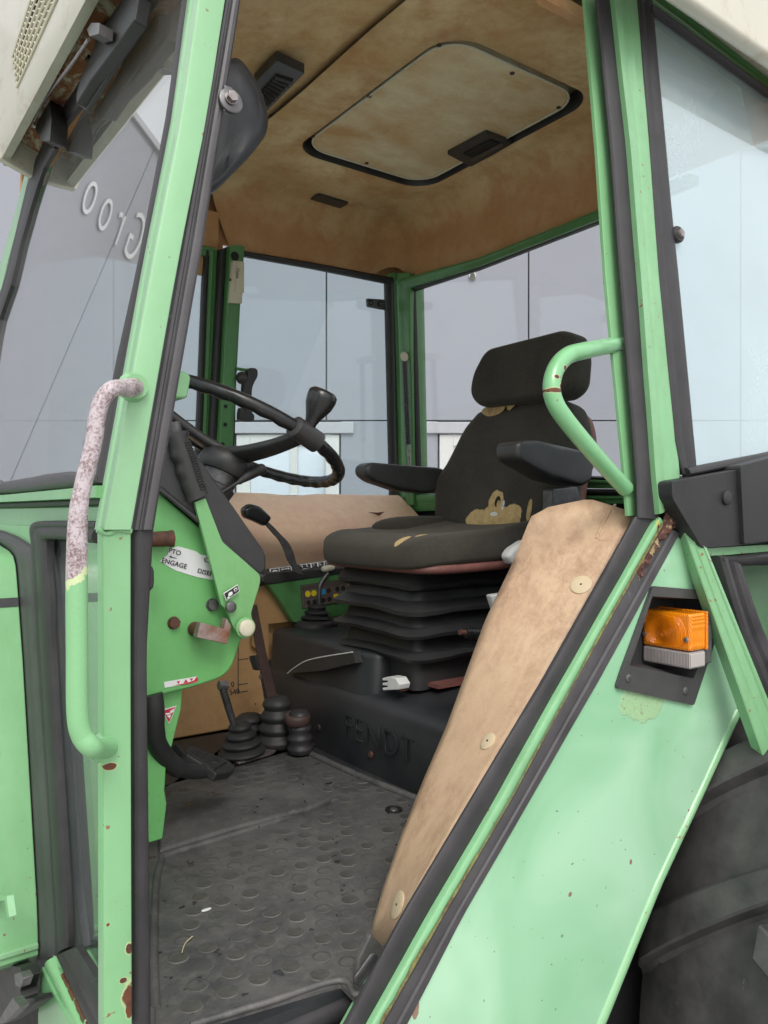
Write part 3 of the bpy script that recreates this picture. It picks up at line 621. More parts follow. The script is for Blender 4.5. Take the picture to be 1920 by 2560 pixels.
MB().prism([U(YP(.05), *p) for p in (('k', 760, 1600), ('k', 1000, 2300), ('D', 1720, 1720), ('D', 2100, 1720), ('D', 2100, 1100), ('k', 760, 1500))], (0, .02, 0)).build('inner_fender', M['green_dk'], T, smooth=False)
# black plastic window latch housing
M['housing'] = plain('dark_grained_plastic', (.013, .013, .014, 1), .5, bump=.8, bscale=500, c2=(.024, .023, .024, 1))
bo = rounded(L(YP(-.03), 'k', [(228, 570), (1180, 400), (1180, 1460), (640, 1500), (225, 800)]), [.008, .002, .002, .008, .008])
slab('latch_housing', bo, NY, .05, M['housing'], T, bevel=.004, seg=3)
bo = rounded([U(YP(-.038), 'k', 1170, 350), U(YP(-.038), 'D', 1800, 955), U(YP(-.038), 'D', 1800, 1155), U(YP(-.038), 'k', 1225, 1440)], [.008, .002, .002, .003])
lh = slab('latch_cover', bo, NY, .06, M['housing'], T, bevel=.004, seg=3)
kp = U(YP(-.03), 'k', 960, 800)
disc('latch_knob', kp, NY, .0115, .006, M['housing'], T, dome=.6)

# ---------------- rear wheel
R0_, AX, AZ = .83, 1.905, .83
tz0, tz1 = -.44, .10
def tread(y):
    t = (y - tz0) / (tz1 - tz0) * 2 - 1
    return R0_ - .055 * abs(t) ** 5 - .012 * t * t
tb = MB(); rows = []
prof = [(tz0 + .04, .50), (tz0 + .01, .56), (tz0, .66), (tz0 + .005, .74)] + [(tz0 + (tz1 - tz0) * k / 10, tread(tz0 + (tz1 - tz0) * k / 10)) for k in range(11)] + [(tz1 - .005, .74), (tz1, .66), (tz1 - .01, .56), (tz1 - .04, .50)]
NSEG = 120
for i in range(NSEG):
    a = 2 * math.pi * i / NSEG; rows.append([V((AX - math.cos(a) * r, y, AZ + math.sin(a) * r)) for y, r in prof])
tb.grid(rows, closed_v=True, closed_u=True)
wheel = tb.build('rear_wheel', M['tyre'], T, ang=40)
MB().lathe((AX, tz0 + .05, AZ), (0, 1, 0), [(0, .05), (0, .12), (.05, .16), (.08, .42), (.02, .46), (0, .50), (.02, .52), (.3, .505), (.43, .52), (.44, .5), (.43, .46)], 48).build('rim', M['green'], wheel)
MB().prism([U(YP(.135), 'D', *p) for p in ((1330, 1500), (1640, 1450), (1720, 2270), (1000, 2270))], (0, .02, 0)).build('inner_wheel_arch', M['black'], T, smooth=False)
NL = 22
def lug(a0, side):
    mb = MB(); n = 11; A = []
    for k in range(n):
        t = k / (n - 1)
        # from the centre line out to the shoulder, swept back
        y = (tz0 + tz1) / 2 + side * (-.035 + t * .305)
        y = min(max(y, tz0 - .0), tz1 + .0)
        a = a0 - (t ** 1.15) * .22 / R0_
        wd = (.024 + .016 * t) / R0_
        rb = tread(y) - .012; rt = tread(y) + .040 * (1 - .25 * t)
        if t == 1: rt = rb + .03
        row = []
        for da, r in ((-wd * 1.9, rb), (-wd * 1.15, rb + .018), (-wd, rt - .004), (-wd * .85, rt), (wd * .85, rt), (wd, rt - .004), (wd * 1.15, rb + .018), (wd * 1.9, rb)):
            row.append(V((AX - math.cos(a + da) * r, y, AZ + math.sin(a + da) * r)))
        A.append(row)
    # shoulder end runs down the sidewall
    mb.grid(A, closed_u=True, cap=True)
    return mb
for i in range(NL):
    for side, off in ((1, 0), (-1, .5)):
        lug(2 * math.pi * (i + off) / NL - .07, side).build('lug', M['tyre'], wheel, ang=32)

# ================================================================== floor and lower cab
def in_poly(p, poly):
    x, y = p; c = False; n = len(poly)
    for i in range(n):
        x1, y1 = poly[i][0], poly[i][1]; x2, y2 = poly[i - 1][0], poly[i - 1][1]
        if (y1 > y) != (y2 > y) and x < (x2 - x1) * (y - y1) / (y2 - y1) + x1: c = not c
    return c
def edge_dist(p, poly):
    m = 9
    for i in range(len(poly)):
        a = V((poly[i - 1][0], poly[i - 1][1])); b = V((poly[i][0], poly[i][1])); q = V(p); t = max(0, min(1, (q - a).dot(b - a) / max((b - a).length_squared, 1e-9)))
        m = min(m, (a + (b - a) * t - q).length)
    return m
FZ = ZP(FLOOR)
s = NT('worn_rubber_mat'); n1 = s.noise(6, 8, .7, dist=.4); n2 = s.noise(60, 5, .7)
c = s.mix(s.ramp(n1, [(.35, 0.0), (.68, 1.0)]), (.040, .041, .043, 1), (.125, .120, .113, 1))
c = s.mix(s.math('MULTIPLY', s.ramp(n2, [(.5, 0.0), (.8, 1.0)]), .5), c, (.19, .175, .155, 1))
wet = s.ramp(s.noise(34, 3, .5), [(.66, 0.0), (.69, 1.0)])
c = s.mix(s.math('MULTIPLY', wet, .75), c, (.012, .012, .012, 1))
M['mat'] = s.fin(c, s.math('SUBTRACT', .56, s.math('MULTIPLY', wet, .35)), s.bump(s.noise(180, 5, .7), .35, .001, s.bump(n1, .3, .01)))
s = NT('worn_mat_stud'); n1 = s.noise(9, 6, .7); 
g_ = s.n('ShaderNodeNewGeometry'); up_ = s.n('ShaderNodeSeparateXYZ'); s.l(g_.outputs['Normal'], up_.inputs[0])
c = s.mix(s.ramp(n1, [(.35, 0.0), (.68, 1.0)]), (.040, .040, .038, 1), (.105, .100, .088, 1))
c = s.mix(s.ramp(up_.outputs[2], [(.75, .4), (.97, 0.0)]), c, (.21, .20, .19, 1))
M['stud'] = s.fin(c, .5, s.bump(s.noise(120, 5), .3, .001))
fmat = MB().box((.27, .06, FLOOR - .05), (1.3, 1.32, FLOOR - .008)).build('floor_pan', M['plastic_blue'], T)
near = L(FZ, 'c', [(30, 700), (45, 580), (1040, 250), (1100, 175), (1560, 235), (1400, 600), (1230, 1190), (1060, 1312), (210, 1564), (-40, 1640), (0, 1200)])
near2 = [(p.x, p.y) for p in near]
MATP = [U(FZ, 'b', 960, 700), U(FZ, 'b', 1000, 600), U(FZ, 'c', 1050, 245)]
full = L(FZ, 'c', [(-60, 1680), (-45, 1200), (-30, 720), (0, 560), (30, 470), (-100, 250), (400, -100), (900, -30), (1560, 240), (1500, 700), (1235, 1330), (1155, 1395), (1070, 1310), (210, 1564)])
MB().prism(full, (0, 0, -.012)).build('floor_mat_base', M['mat'], fmat, bevel=.004)
# raised rim along the outer edge of the mat and the step of the centre tunnel
rim_path = L(FZ, 'c', [(-30, 1480), (-40, 1100), (-25, 740), (5, 610), (60, 560), (520, 420), (860, 310), (1040, 243)])
MB().tube(smooth(rim_path, 6), .0065, 10).build('mat_rim', M['mat'], fmat, ang=60)
MB().tube(smooth(L(ZP(FLOOR + .001), 'c', [(180, 1570), (650, 1430), (1060, 1305), (1160, 1390), (1220, 1340)]), 6), .004, 10).build('mat_rim', M['mat'], fmat, ang=60)
MB().tube(L(ZP(FLOOR + .002), 'c', [(880, -40), (1200, 105), (1540, 240)]), .008, 10).build('mat_rim', M['mat'], fmat, ang=60)
tun = L(ZP(FLOOR + .012), 'c', [(-10, 530), (420, 400), (880, 280), (1020, 225), (860, 100), (700, 180), (200, 230), (-10, 250)])
MB().prism(tun, (0, 0, -.02)).build('tunnel_cover', M['mat'], fmat, bevel=.007, seg=3)
stud_o = MB().lathe((0, 0, 0), (0, 0, 1), [(0, .0150), (.0012, .0139), (.0018, .0128), (.0013, .0114), (.0008, .0104), (.0008, .0001)], 14).build('mat_stud', M['stud'], None, ang=60)
col.objects.unlink(stud_o); rnd = random.Random(3); tun2 = [(p.x, p.y) for p in tun]; full2 = [(p.x, p.y) for p in full]
sx, sy = .043, .0375
def put_stud(x, y, z, k):
    o = stud_o.copy(); col.objects.link(o); attach(o, fmat); o.location = (x, y, z); o.scale = (k, k, rnd.uniform(.35, .9))
hp_ = U(ZP(FLOOR + .001), 'c', 1385, 295)
for i in range(-2, 40):
    for j in range(-2, 60):
        x = .2 + i * sx + (j % 2) * sx * .5 + rnd.uniform(-.002, .002); y = .02 + j * sy * .9 + rnd.uniform(-.002, .002)
        if not in_poly((x, y), full2) or edge_dist((x, y), full2) < .022: continue
        if in_poly((x, y), tun2) or edge_dist((x, y), tun2) < .016: continue
        if (V((x, y)) - V((hp_.x, hp_.y))).length < .03: continue
        put_stud(x, y, FLOOR - .0005, rnd.uniform(.86, .98))
c0 = U(ZP(FLOOR + .012), 'c', 478, 292)
put_stud(c0.x, c0.y, FLOOR + .0115, 1.4)
# hole worn in the mat, with a pale washer showing
hp_ = U(ZP(FLOOR + .001), 'c', 1385, 295)
MB().lathe(hp_ - V((0, 0, .001)), (0, 0, 1), [(0, .017), (.0035, .016), (.003, .012), (.0005, .011), (.0005, .001)], 20).build('mat_hole', M['black'], fmat)
MB().lathe(hp_ + V((-.002, -.004, .001)), (.1, 0, 1), [(0, .0078), (.002, .0072), (.002, .002)], 16).build('washer', M['steel'], fmat)
# rusty sill below the mat edge
s = NT('rusty_sill'); n1 = s.noise(40, 7, .75); c = s.mix(s.ramp(n1, [(.35, 0.0), (.6, 1.0)]), (.30, .15, .14, 1), (.10, .04, .035, 1))
pz = s.ramp(s.noise(55, 3), [(.62, 0.0), (.66, 1.0)]); c = s.mix(pz, c, (.30, .42, .20, 1)); pz = s.ramp(s.noise(38, 3), [(.66, 0.0), (.7, 1.0)]); c = s.mix(pz, c, (.5, .09, .02, 1))
M['sill'] = s.fin(c, .75, s.bump(n1, .9, .004))
SZ = ZP(FLOOR - .03)
sl_ = MB(); rows = []
PA = resample(L(SZ, 'c', [(450, 1600), (760, 1480), (1090, 1390), (1190, 1370)]), 30); PB = resample(L(SZ, 'c', [(560, 1690), (900, 1540), (1100, 1440), (1200, 1400)]), 30)
for k in range(31):
    rows.append([PA[k].lerp(PB[k], t) + V((0, 0, .006 * noise.noise(PA[k] * 60 + V((t * 5, 0, 0))))) for t in [q / 8 for q in range(9)]])
sl_.grid(rows).build('rusty_sill', M['sill'], T)
MB().tube(L(ZP(FLOOR - .035), 'c', [(600, 1680), (900, 1530), (1090, 1455), (1260, 1400)]), .016, 12).build('sill_seal', M['rubber'], T)
MB().box((.26, -.05, FLOOR - .09), (.60, .35, FLOOR - .08)).build('step_plate', M['plastic'], T)
sp = L(YP(.0), 'c', [(1235, 1345), (1320, 1225)])
sc_ = MB(); mid = (sp[0] + sp[1]) / 2; dv = sp[1] - sp[0]
path = [sp[0] + dv * (k / 90) + V((0, .02, 0)) + (V((math.cos(k * .9) * .007, 0, math.sin(k * .9) * .007))) for k in range(91)]
MB().tube(path, .0022, 6).build('door_spring', M['plastic'], T, ang=60)
# tread plate sidewall to the left of the mat
wallp = L(ZP(FLOOR - .002), 'c', [(-30, 1700), (-30, 720), (30, 470)])
MB().prism([wallp[0], wallp[1], wallp[2], wallp[2] + V((-.06, .02, 0)), wallp[0] + V((-.06, .0, 0))], (0, 0, .006)).build('mat_border', M['mat'], fmat, bevel=.002)

# far lower wall: beige kick panel leaning in towards the floor
def FW_(z): return 1.16 if z < FLOOR else 1.16 + .14 * min(1, (z - FLOOR) / .42)
KP = (V((0, 1.16, FLOOR)), V((0, -1, .14 / .42)).normalized())
kick = L(KP, 'D', [(330, 1604), (386, 1594), (569, 1562), (640, 1550), (640, 1200), (330, 1200)])
kp_ = slab('kick_panel', kick, KP[1], .03, M['trim_dk'], T, bevel=.004)
MB().prism(L(ZP(FLOOR - .004), 'D', [(330, 1612), (600, 1566), (720, 1600), (360, 1700)]), (0, 0, .004)).build('floor_edge', M['plastic_blue'], fmat)
def onp(pl, c, a, b, wd, m, parent, name, off=.001):
    # thin printed line
    p, q = U(pl, c, *a), U(pl, c, *b); n = pl[1]; n = n if n.dot(CAM - p) > 0 else -n
    d = (q - p).normalized(); sd_ = n.cross(d) * wd / 2; p, q = p + n * off, q + n * off
    return MB().prism([p - sd_, q - sd_, q + sd_, p + sd_], n * -.0006).build(name, m, parent, smooth=False)
for a, b in (((850, -200), (850, 322)), ((850, 245), (945, 232)), ((850, 322), (945, 306)), ((850, 0), (948, -14))):
    onp(KP, 'm', a, b, .0022, M['ink'], kp_, 'gate_line')
kx = (U(KP, 'm', 945, 306) - U(KP, 'm', 850, 322)); ky = V((0, .3, 1))
writing('gate_number', '0', U(KP, 'm', 782, 268) + KP[1] * .001, kx, ky, .020, M['ink'], kp_)
writing('gate_number', '540', U(KP, 'm', 765, 348) + KP[1] * .001, kx, ky, .020, M['ink'], kp_)
disc('trim_button', U(KP, 'm', 1018, 440), KP[1], .018, .002, M['trim_dk'], kp_); disc('button_hole', U(KP, 'm', 1018, 436) + KP[1] * .002, KP[1], .002, .001, M['black'], kp_)
# beige side console with its bulging top
cpts = []
rows = []
for k in range(25):
    x = .50 + (1.56 - .50) * k / 24; row = []
    for j, (y, z) in enumerate(((1.36, 1.80), (1.345, 1.806), (1.33, 1.80), (1.28, 1.770), (1.235, 1.738), (1.205, 1.712), (1.19, 1.685), (1.195, 1.66), (1.22, 1.63), (1.26, 1.58), (1.28, 1.40))):
        b = .004 * noise.noise(V((x * 7, y * 6, z * 6))) + .003 * noise.noise(V((x * 22, 3, z * 22)))
        if x > 1.05: b += .010 * math.exp(-((x - 1.16) / .05) ** 2) * (1 if j < 5 else .3)
        row.append(V((x, y - b * 1.2, z - abs(b) * .7)))
    rows.append(row)
cons = MB().grid(rows).build('side_console', M['console'], T, ang=60)
CP = YP(1.24)
# tear in the console skin
tp_ = [U(YP(1.228), '5', x, y) for x, y in ((1235, 1020), (1290, 1022), (1330, 1018), (1300, 1040), (1270, 1030))]
MB().prism(tp_, (0, .004, 0)).build('torn_skin', M['pink'], cons)
# black ledge with number strip, green panel under it
LG = YP(1.16)
led = L(LG, 'n', [(90, 480), (210, 520), (1400, 340), (1400, 240), (150, 330), (100, 400)])
ld = slab('lever_ledge', led, NY, .10, M['plastic'], T, bevel=.004)
LB = (U(YP(1.16), 'n', 190, 440), V((0, -.75, .66)).normalized())
_lb = L(LB, 'n', [(150, 400), (560, 330), (600, 335), (1060, 330), (1400, 240), (1400, 120), (1100, 140), (580, 225), (200, 270)])
lt = slab('ledge_top', L(LB, 'n', [(90, 450), (1400, 250), (1400, 90), (170, 260)]), LB[1], .03, M['plastic'], ld, bevel=.003)
def sticker(pl, c, pts, m, parent, name, off=.0012, th=.0008):
    n = pl[1]; p0 = U(pl, c, *pts[0]); n = n if n.dot(CAM - p0) > 0 else -n
    return MB().prism([p + n * off for p in L(pl, c, pts)], n * -th).build(name, m, parent, smooth=False)
st1 = sticker(LB, 'n', [(212, 270), (560, 225), (572, 300), (225, 352)], M['white_print'], ld, 'pictogram_sticker')
sticker(LB, 'n', [(232, 283), (352, 267), (360, 325), (240, 342)], M['ink'], st1, 'pictogram', .0022)
sticker(LB, 'n', [(372, 264), (545, 241), (552, 297), (382, 318)], M['ink'], st1, 'pictogram', .0022)
sticker(LB, 'n', [(388, 290), (415, 268), (418, 280), (500, 268), (502, 256), (535, 270), (508, 292), (504, 280), (420, 292), (422, 304)], M['white_print'], st1, 'arrow_symbol', .003)
sticker(LB, 'n', [(250, 325), (275, 298), (300, 292), (330, 300), (345, 318), (320, 322), (300, 312), (280, 325)], M['white_print'], st1, 'tractor_symbol', .003)
st2 = sticker(LB, 'n', [(690, 205), (1180, 137), (1190, 195), (745, 280)], M['white_print'], ld, 'number_sticker')
for k, (x, y, ch) in enumerate(((700, 215, '9'), (780, 205, '8'), (885, 190, '7'), (990, 175, '6'), (1090, 160, '5'))):
    sticker(LB, 'n', [(x, y), (x + 82, y - 10), (x + 90, y + 50), (x + 8, y + 62)], M['ink'], st2, 'number_field', .0022)
    writing('scale_number', ch, U(LB, 'n', x + 22, y + 48) + LB[1] * .0032, U(LB, 'n', 1000, 200) - U(LB, 'n', 800, 228), V((0, .66, .75)), .0125, M['white_print'], st2, ext=.0003)
disc('rivet', U(LB, 'n', 360, 378), LB[1], .0045, .002, M['cream'], ld)
GPn = YP(1.165)
gp = slab('valve_panel', L(GPn, 'n', [(190, 515), (1450, 330), (1560, 1000), (600, 1130), (560, 1060), (400, 800)]), NY, .03, M['green_dk'], T, bevel=.003)
PLQ = YP(1.163)
pq = sticker(PLQ, 'n', [(706, 535), (1450, 425), (1470, 780), (738, 895)], M['brown_print'], gp, 'valve_diagram')
for (x, y, m_, r) in ((822, 668, 'yellow', .0085), (920, 655, 'yellow', .0085), (1065, 635, 'blue', .0085), (1155, 615, 'ink', .0072), (1293, 590, 'ink', .0072), (1385, 575, 'ink', .0072), (832, 808, 'ink', .0072), (930, 792, 'ink', .0072), (1070, 768, 'ink', .0072), (1165, 750, 'ink', .0072)):
    disc('valve_dot', U(PLQ, 'n', x, y) + NY * .0012, NY, r, .0008, M[m_], pq, dome=0)
sticker(PLQ, 'n', [(1230, 672), (1305, 665), (1405, 765), (1240, 795)], M['yellow'], pq, 'warning_sticker', .0022)
for a, b in (((706, 535), (1450, 425)), ((738, 895), (1470, 780)), ((706, 535), (738, 895)), ((715, 600), (1450, 490)), ((722, 570), (1450, 460)), ((726, 750), (1230, 672)), ((750, 560), (775, 880))):
    onp(PLQ, 'n', a, b, .0009, M['ink'], pq, 'diagram_line', .0024)
MB().prism(L(YP(1.20), 'n', [(0, 500), (190, 520), (560, 1000), (620, 1100), (200, 1150), (200, 1700), (-50, 1500)]), (0, .01, 0)).build('inner_trim', M['trim_dk'], T, smooth=False)

# grey throttle lever with black knob
tl_ = smooth([U(YP(1.10), '5', x, y) for x, y in ((600, 1060), (640, 1095), (690, 1150), (735, 1200), (765, 1260), (785, 1320), (830, 1390))], 5)
mb = MB(); rows = []
for i, p in enumerate(tl_):
    t = i / (len(tl_) - 1); wd = .011 + .004 * math.sin(t * 3); rows.append([p + V((-wd, 0, .006)), p + V((wd, -.0, -.002)), p + V((wd, .005, -.002)), p + V((-wd, .005, .006))])
thr = mb.grid(rows, closed_u=True, cap=True).build('throttle_lever', M['grey_metal'], T, bevel=.0012)
kb = rounded(L(YP(1.095), '5', [(480, 1000), (525, 968), (585, 985), (655, 1055), (615, 1105), (555, 1075), (490, 1050)]), .008)
MB().pillow(kb, NY, .032, .012).build('lever_knob', M['gloss'], thr, ang=60)

# ================================================================== seat base, bellows, seat
XB = .985
s_top = 1.372
# lower transverse box: cross-section in X/Z swept along Y
yb0, yb1 = .02, 1.20
def sect(zt): return [(XB + .003, FLOOR - .01), (XB, FLOOR + .06), (XB - .002, 1.315), (XB + .012, 1.338), (XB + .05, 1.352), (1.25, 1.378), (1.6, 1.385)]
rows = []
for k in range(25):
    y = yb0 + (yb1 - yb0) * k / 24
    rows.append([V((x + .003 * noise.noise(V((x * 8, y * 9, z * 8))), y, z + .002 * noise.noise(V((y * 12, x * 9, 1))))) for x, z in sect(0)])
sb = MB().grid(rows).build('seat_base', M['plastic_blue'], T, ang=50)
# left hand raised housing carrying the small lever
XH = 1.0
hb = [U(XP(XH), 'a', 668, 440), U(XP(XH), 'a', 1060, 475)]
h0 = U(XP(XH), 'a', 670, 460); h1 = U(XP(XH), 'a', 1075, 470)
hz = h0.z
prof_ = rounded([(XH, h0.y, hz), (XH, h1.y - .06, hz), (XH + .02, h1.y - .1, hz), (1.4, h1.y - .1, hz), (1.4, h0.y, hz)], [.03, .03, .03, .01, .01])
mb = MB(); ring = lambda dz, ins: [V((p.x + ins * (1 if p.x < 1.2 else 0), p.y, hz + dz)) for p in prof_]
mb.grid([ring(-.26, -.012), ring(-.012, 0), ring(-.003, .004), ring(0, .012)], closed_u=True, cap=True)
hs_ = mb.build('lever_housing', M['plastic_blue'], T, ang=50)
# dark liner sheet edge between housing and bellows
sh = smooth([U(XP(.98), 'h', x, y) for x, y in ((190, 922), (235, 885), (320, 835), (450, 805), (640, 775))], 5)
MB().tube(sh, .0016, 6).build('liner_edge', M['white'], sb)
MB().prism(sh + [U(XP(.981), 'h', 660, 850), U(XP(.981), 'h', 420, 905)], (.02, 0, 0)).build('torn_liner', M['plastic'], sb, smooth=False)
# maker's name moulded into the front of the seat base
writing('moulded_lettering', 'FENDT', V((XB - .0042, U(XP(XB), 'h', 590, 1290).y, U(XP(XB), 'a', 1100, 1010).z - .008)), V((0, -1, 0)), V((0, 0, 1)), .078, M['plastic_blue'], sb, ext=.0009, spacing=1.12, bev=-.0015)
hexbolt(U(XP(XB - .001), 'a', 1200, 1112), NX, .007, .004, M['rust'], sb); hexbolt(U(XP(XB - .001), 'a', 928, 972), NX, .007, .003, M['plastic'], sb)
# gaiter and bent lever on the housing
def gaiter(name, base, top, r0, r1, n, m, parent, waves=None, seg=28):
    base = V(base); top = V(top); ax = top - base; prof = []
    for i in range(n):
        t = i / n; R = r0 + (r1 - r0) * t; prof += [(t, R * .86), (t + .34 / n, R * .99), (t + .44 / n, R * 1.0), (t + .56 / n, R * .97), (t + .74 / n, R * .87)]
    prof.append((1, r1 * .8)); prof.append((1.02, r1 * .5))
    return MB().lathe(base, ax, [(h_ * ax.length, r) for h_, r in prof], seg).build(name, m, parent, ang=50)
gb = U(ZP(hz + .004), 'n', 955, 1150)
lv = MB().lathe(gb - V((0, 0, .004)), (0, 0, 1), [(0, .062), (.008, .060), (.016, .052), (.017, .045)], 36).build('small_lever_base', M['rubber'], T, ang=50)
gaiter('gaiter', gb + V((0, 0, .01)), gb + V((.004, 0, .055)), .045, .016, 3, M['rubber_dk'], lv)
pp = [U(YP(gb.y), 'n', x, y) for x, y in ((1020, 900), (1012, 780), (1010, 620), (1030, 520), (1080, 430), (1150, 340))]
MB().tube(smooth(pp, 6), .0062, 12).build('lever_rod', M['grey_metal'], lv, ang=60)
kn = U(YP(gb.y), 'n', 1130, 275)
MB().tube([kn + V((-.017, 0, 0)), kn + V((-.012, 0, .001)), kn + V((.016, 0, .003)), kn + V((.024, 0, .004))], [.004, .009, .0095, .005], 14).build('lever_knob', M['cream'], lv, ang=60)
# pleated bellows
BX0, BX1, BY0, BY1 = 1.035, 1.36, .585, .885
def rrect(x0, x1, y0, y1, r, z, n=8, sag=0):
    out = []
    for cx, cy, a0 in ((x0 + r, y0 + r, math.pi), (x1 - r, y0 + r, 1.5 * math.pi), (x1 - r, y1 - r, 0), (x0 + r, y1 - r, .5 * math.pi)):
        for k in range(n + 1):
            a = a0 + math.pi / 2 * k / n; out.append(V((cx + r * math.cos(a), cy + r * math.sin(a), z)))
    # densify straight runs
    res = []
    for i in range(len(out)):
        a, b = out[i], out[(i + 1) % len(out)]; m = max(1, int((b - a).length / .02))
        for k in range(m): res.append(a.lerp(b, k / m))
    return res
prof_b = [(1.368, .012), (1.425, .010), (1.432, -.014), (1.440, -.020), (1.450, .006), (1.478, .014), (1.486, -.026), (1.494, -.030), (1.506, .002), (1.528, .012), (1.536, -.026), (1.545, -.028), (1.560, .004), (1.578, .012), (1.590, -.014), (1.600, -.016), (1.628, .006), (1.640, .012)]
rows = []
for z, ins in prof_b:
    base = rrect(BX0, BX1, BY0, BY1, .035, z); row = []
    for p in base:
        c_ = V(((BX0 + BX1) / 2, (BY0 + BY1) / 2, z)); d = p - c_
        dd = V((d.x / .16, d.y / .15, 0)); dd.normalize(); q = p - dd * ins
        cornerd = min(1, (abs(d.x) / .165) * (abs(d.y) / .15))
        q.z += -.007 * cornerd * (1 if ins < 0 else .3) + .004 * noise.noise(V((p.x * 14, p.y * 14, z * 20)))
        q += dd * .004 * noise.noise(V((p.x * 11, p.y * 11, z * 6)))
        row.append(q)
    rows.append(row)
mb = MB().grid(rows, closed_u=True)
seat_e = MB().box((1.08, .56, 1.372), (1.34, .86, 1.38)).build('seat_suspension', M['pink'], T)
mb.build('bellows', M['rubber_dk'], seat_e, ang=32)
MB().box((1.01, .60, 1.368), (1.03, .645, 1.374)).build('rusty_foot', M['rust'], seat_e, bevel=.002)
bl_f = U(XP(1.02), 'h', 620, 905); MB().tube([bl_f, bl_f + V((.03, 0, 0))], .012, 12).build('slide_rail', M['rust'], seat_e)
# white adjuster knob with slots
kc = U(XP(1.0), 'h', 900, 992)
ko = [U(XP(1.0), 'h', x, y) for x, y in ((845, 955), (885, 945), (935, 955), (962, 1000), (955, 1035), (850, 1040), (845, 1022), (880, 1018), (880, 1008), (845, 1005), (845, 988), (880, 984), (880, 974), (845, 972))]
MB().prism(ko, (.03, 0, 0)).build('adjuster_knob', M['white'], seat_e, bevel=.0025, seg=3)
# black grip of a lever and other white knobs beside the seat
g0 = U(YP(.50), 'h', 1420, 640); g1 = U(YP(.50), 'h', 1640, 650)
pth = [g0.lerp(g1, k / 24) for k in range(25)]
mb = MB().tube(pth, [.0105 + (.0018 if k % 2 else 0) for k in range(25)], 14)
lgp = mb.build('side_lever_grip', M['gloss'], seat_e, ang=30); MB().tube([g0 - (g1 - g0).normalized() * .016, g0], .0058, 12).build('lever_tip', M['rust'], seat_e)
for pts_, yy in (([(1575, 378), (1659, 365), (1659, 440), (1612, 495)], .48),):
    MB().pillow(rounded([U(YP(yy), 'h', *p) for p in pts_], .006), NY, .02, .006).build('tilt_knob', M['white'], seat_e, ang=60)
MB().pillow(rounded(L(YP(.46), '6', [(850, 1520), (880, 1470), (960, 1420), (1000, 1430), (940, 1540), (880, 1570)]), .008), NY, .03, .010).build('tilt_knob', M['white'], seat_e, ang=60)

# ---------------- the driver's seat
def supq(c, size, e1, e2, fn=None, nu=36, nv=20, R=None):
    rows = []; pw = lambda v, e: math.copysign(abs(v) ** e, v)
    for j in range(nv + 1):
        v = -math.pi / 2 + math.pi * j / nv; row = []
        for i in range(nu):
            u = 2 * math.pi * i / nu
            p = V((size[0] * pw(math.cos(v), e1) * pw(math.cos(u), e2), size[1] * pw(math.cos(v), e1) * pw(math.sin(u), e2), size[2] * pw(math.sin(v), e1)))
            if fn: p = fn(p)
            if R: p = R @ p
            row.append(V(c) + p)
        rows.append(row)
    return rows
SC = V((1.205, .705, 1.668))
tears_seat = [(U(ZP(1.69), '6', 255, 1425), (.022, .013, .03)), (U(ZP(1.685), '6', 275, 1458), (.016, .020, .03)), (U(ZP(1.69), '6', 368, 1425), (.020, .011, .03))]
def BPt(c, x, y): return U((V((1.345, .7, 1.74)), V((-1, 0, .19)).normalized()), c, x, y)
tears_back = [(BPt('6', 800, 1190), (.05, .025, .027)), (BPt('6', 805, 1245), (.05, .018, .020)), (BPt('6', 700, 1300), (.06, .048, .027)), (BPt('6', 800, 1290), (.06, .058, .032)), (BPt('6', 900, 1275), (.06, .032, .029)), (BPt('6', 740, 1350), (.06, .03, .014)), (BPt('6', 1000, 1245), (.06, .008, .028))]
def fabric(name, tears, extra=None, k=1.15):
    s = NT(name); n1 = s.noise(7, 6, .65)
    z = s.noise(260, 4, .7)
    c = s.mix(s.ramp(n1, [(.35, 0.0), (.7, 1.0)]), tuple(q * k for q in (.031, .029, .025)) + (1,), tuple(q * k for q in (.056, .050, .042)) + (1,))
    c = s.mix(s.math('MULTIPLY', s.ramp(z, [(.45, 0.0), (.7, 1.0)]), .5), c, (.085, .078, .063, 1))
    nrm = s.bump(z, .6, .0012)
    if tears:
        m_ = s.blobs(tears, 28, .16, .03)
        foam = s.mix(s.ramp(s.noise(50, 6, .75), [(.35, 0.0), (.7, 1.0)]), (.62, .47, .24, 1), (.42, .28, .11, 1))
        c = s.mix(m_, c, foam); nrm = s.bump(s.math('SUBTRACT', 1, m_), .9, .006, nrm)
    if extra:
        for it, cc in extra:
            m2 = s.blobs(it, 30, .1, .03); c = s.mix(m2, c, cc)
    s.b.inputs['Sheen Weight'].default_value = .25; s.b.inputs['Sheen Roughness'].default_value = .5; s.b.inputs['Sheen Tint'].default_value = (.5, .46, .38, 1)
    return s.fin(c, .92, nrm, spec=.15)
M['fab_seat'] = fabric('torn_seat_fabric', tears_seat, [([(tears_seat[1][0] + V((0, -.004, .004)), (.006, .01, .01))], (.35, .14, .04, 1))])
M['fab_back'] = fabric('torn_backrest_fabric', tears_back, [([(BPt('6', 808, 1195), (.05, .010, .014))], (.02, .02, .02, 1)), ([(BPt('6', 812, 1210), (.05, .005, .010))], (.5, .33, .14, 1)), ([(BPt('6', 790, 1268), (.05, .012, .005)), (BPt('6', 842, 1215), (.05, .004, .012))], (.7, .72, .72, 1))])
M['fab_head'] = fabric('headrest_fabric', None, k=.95)
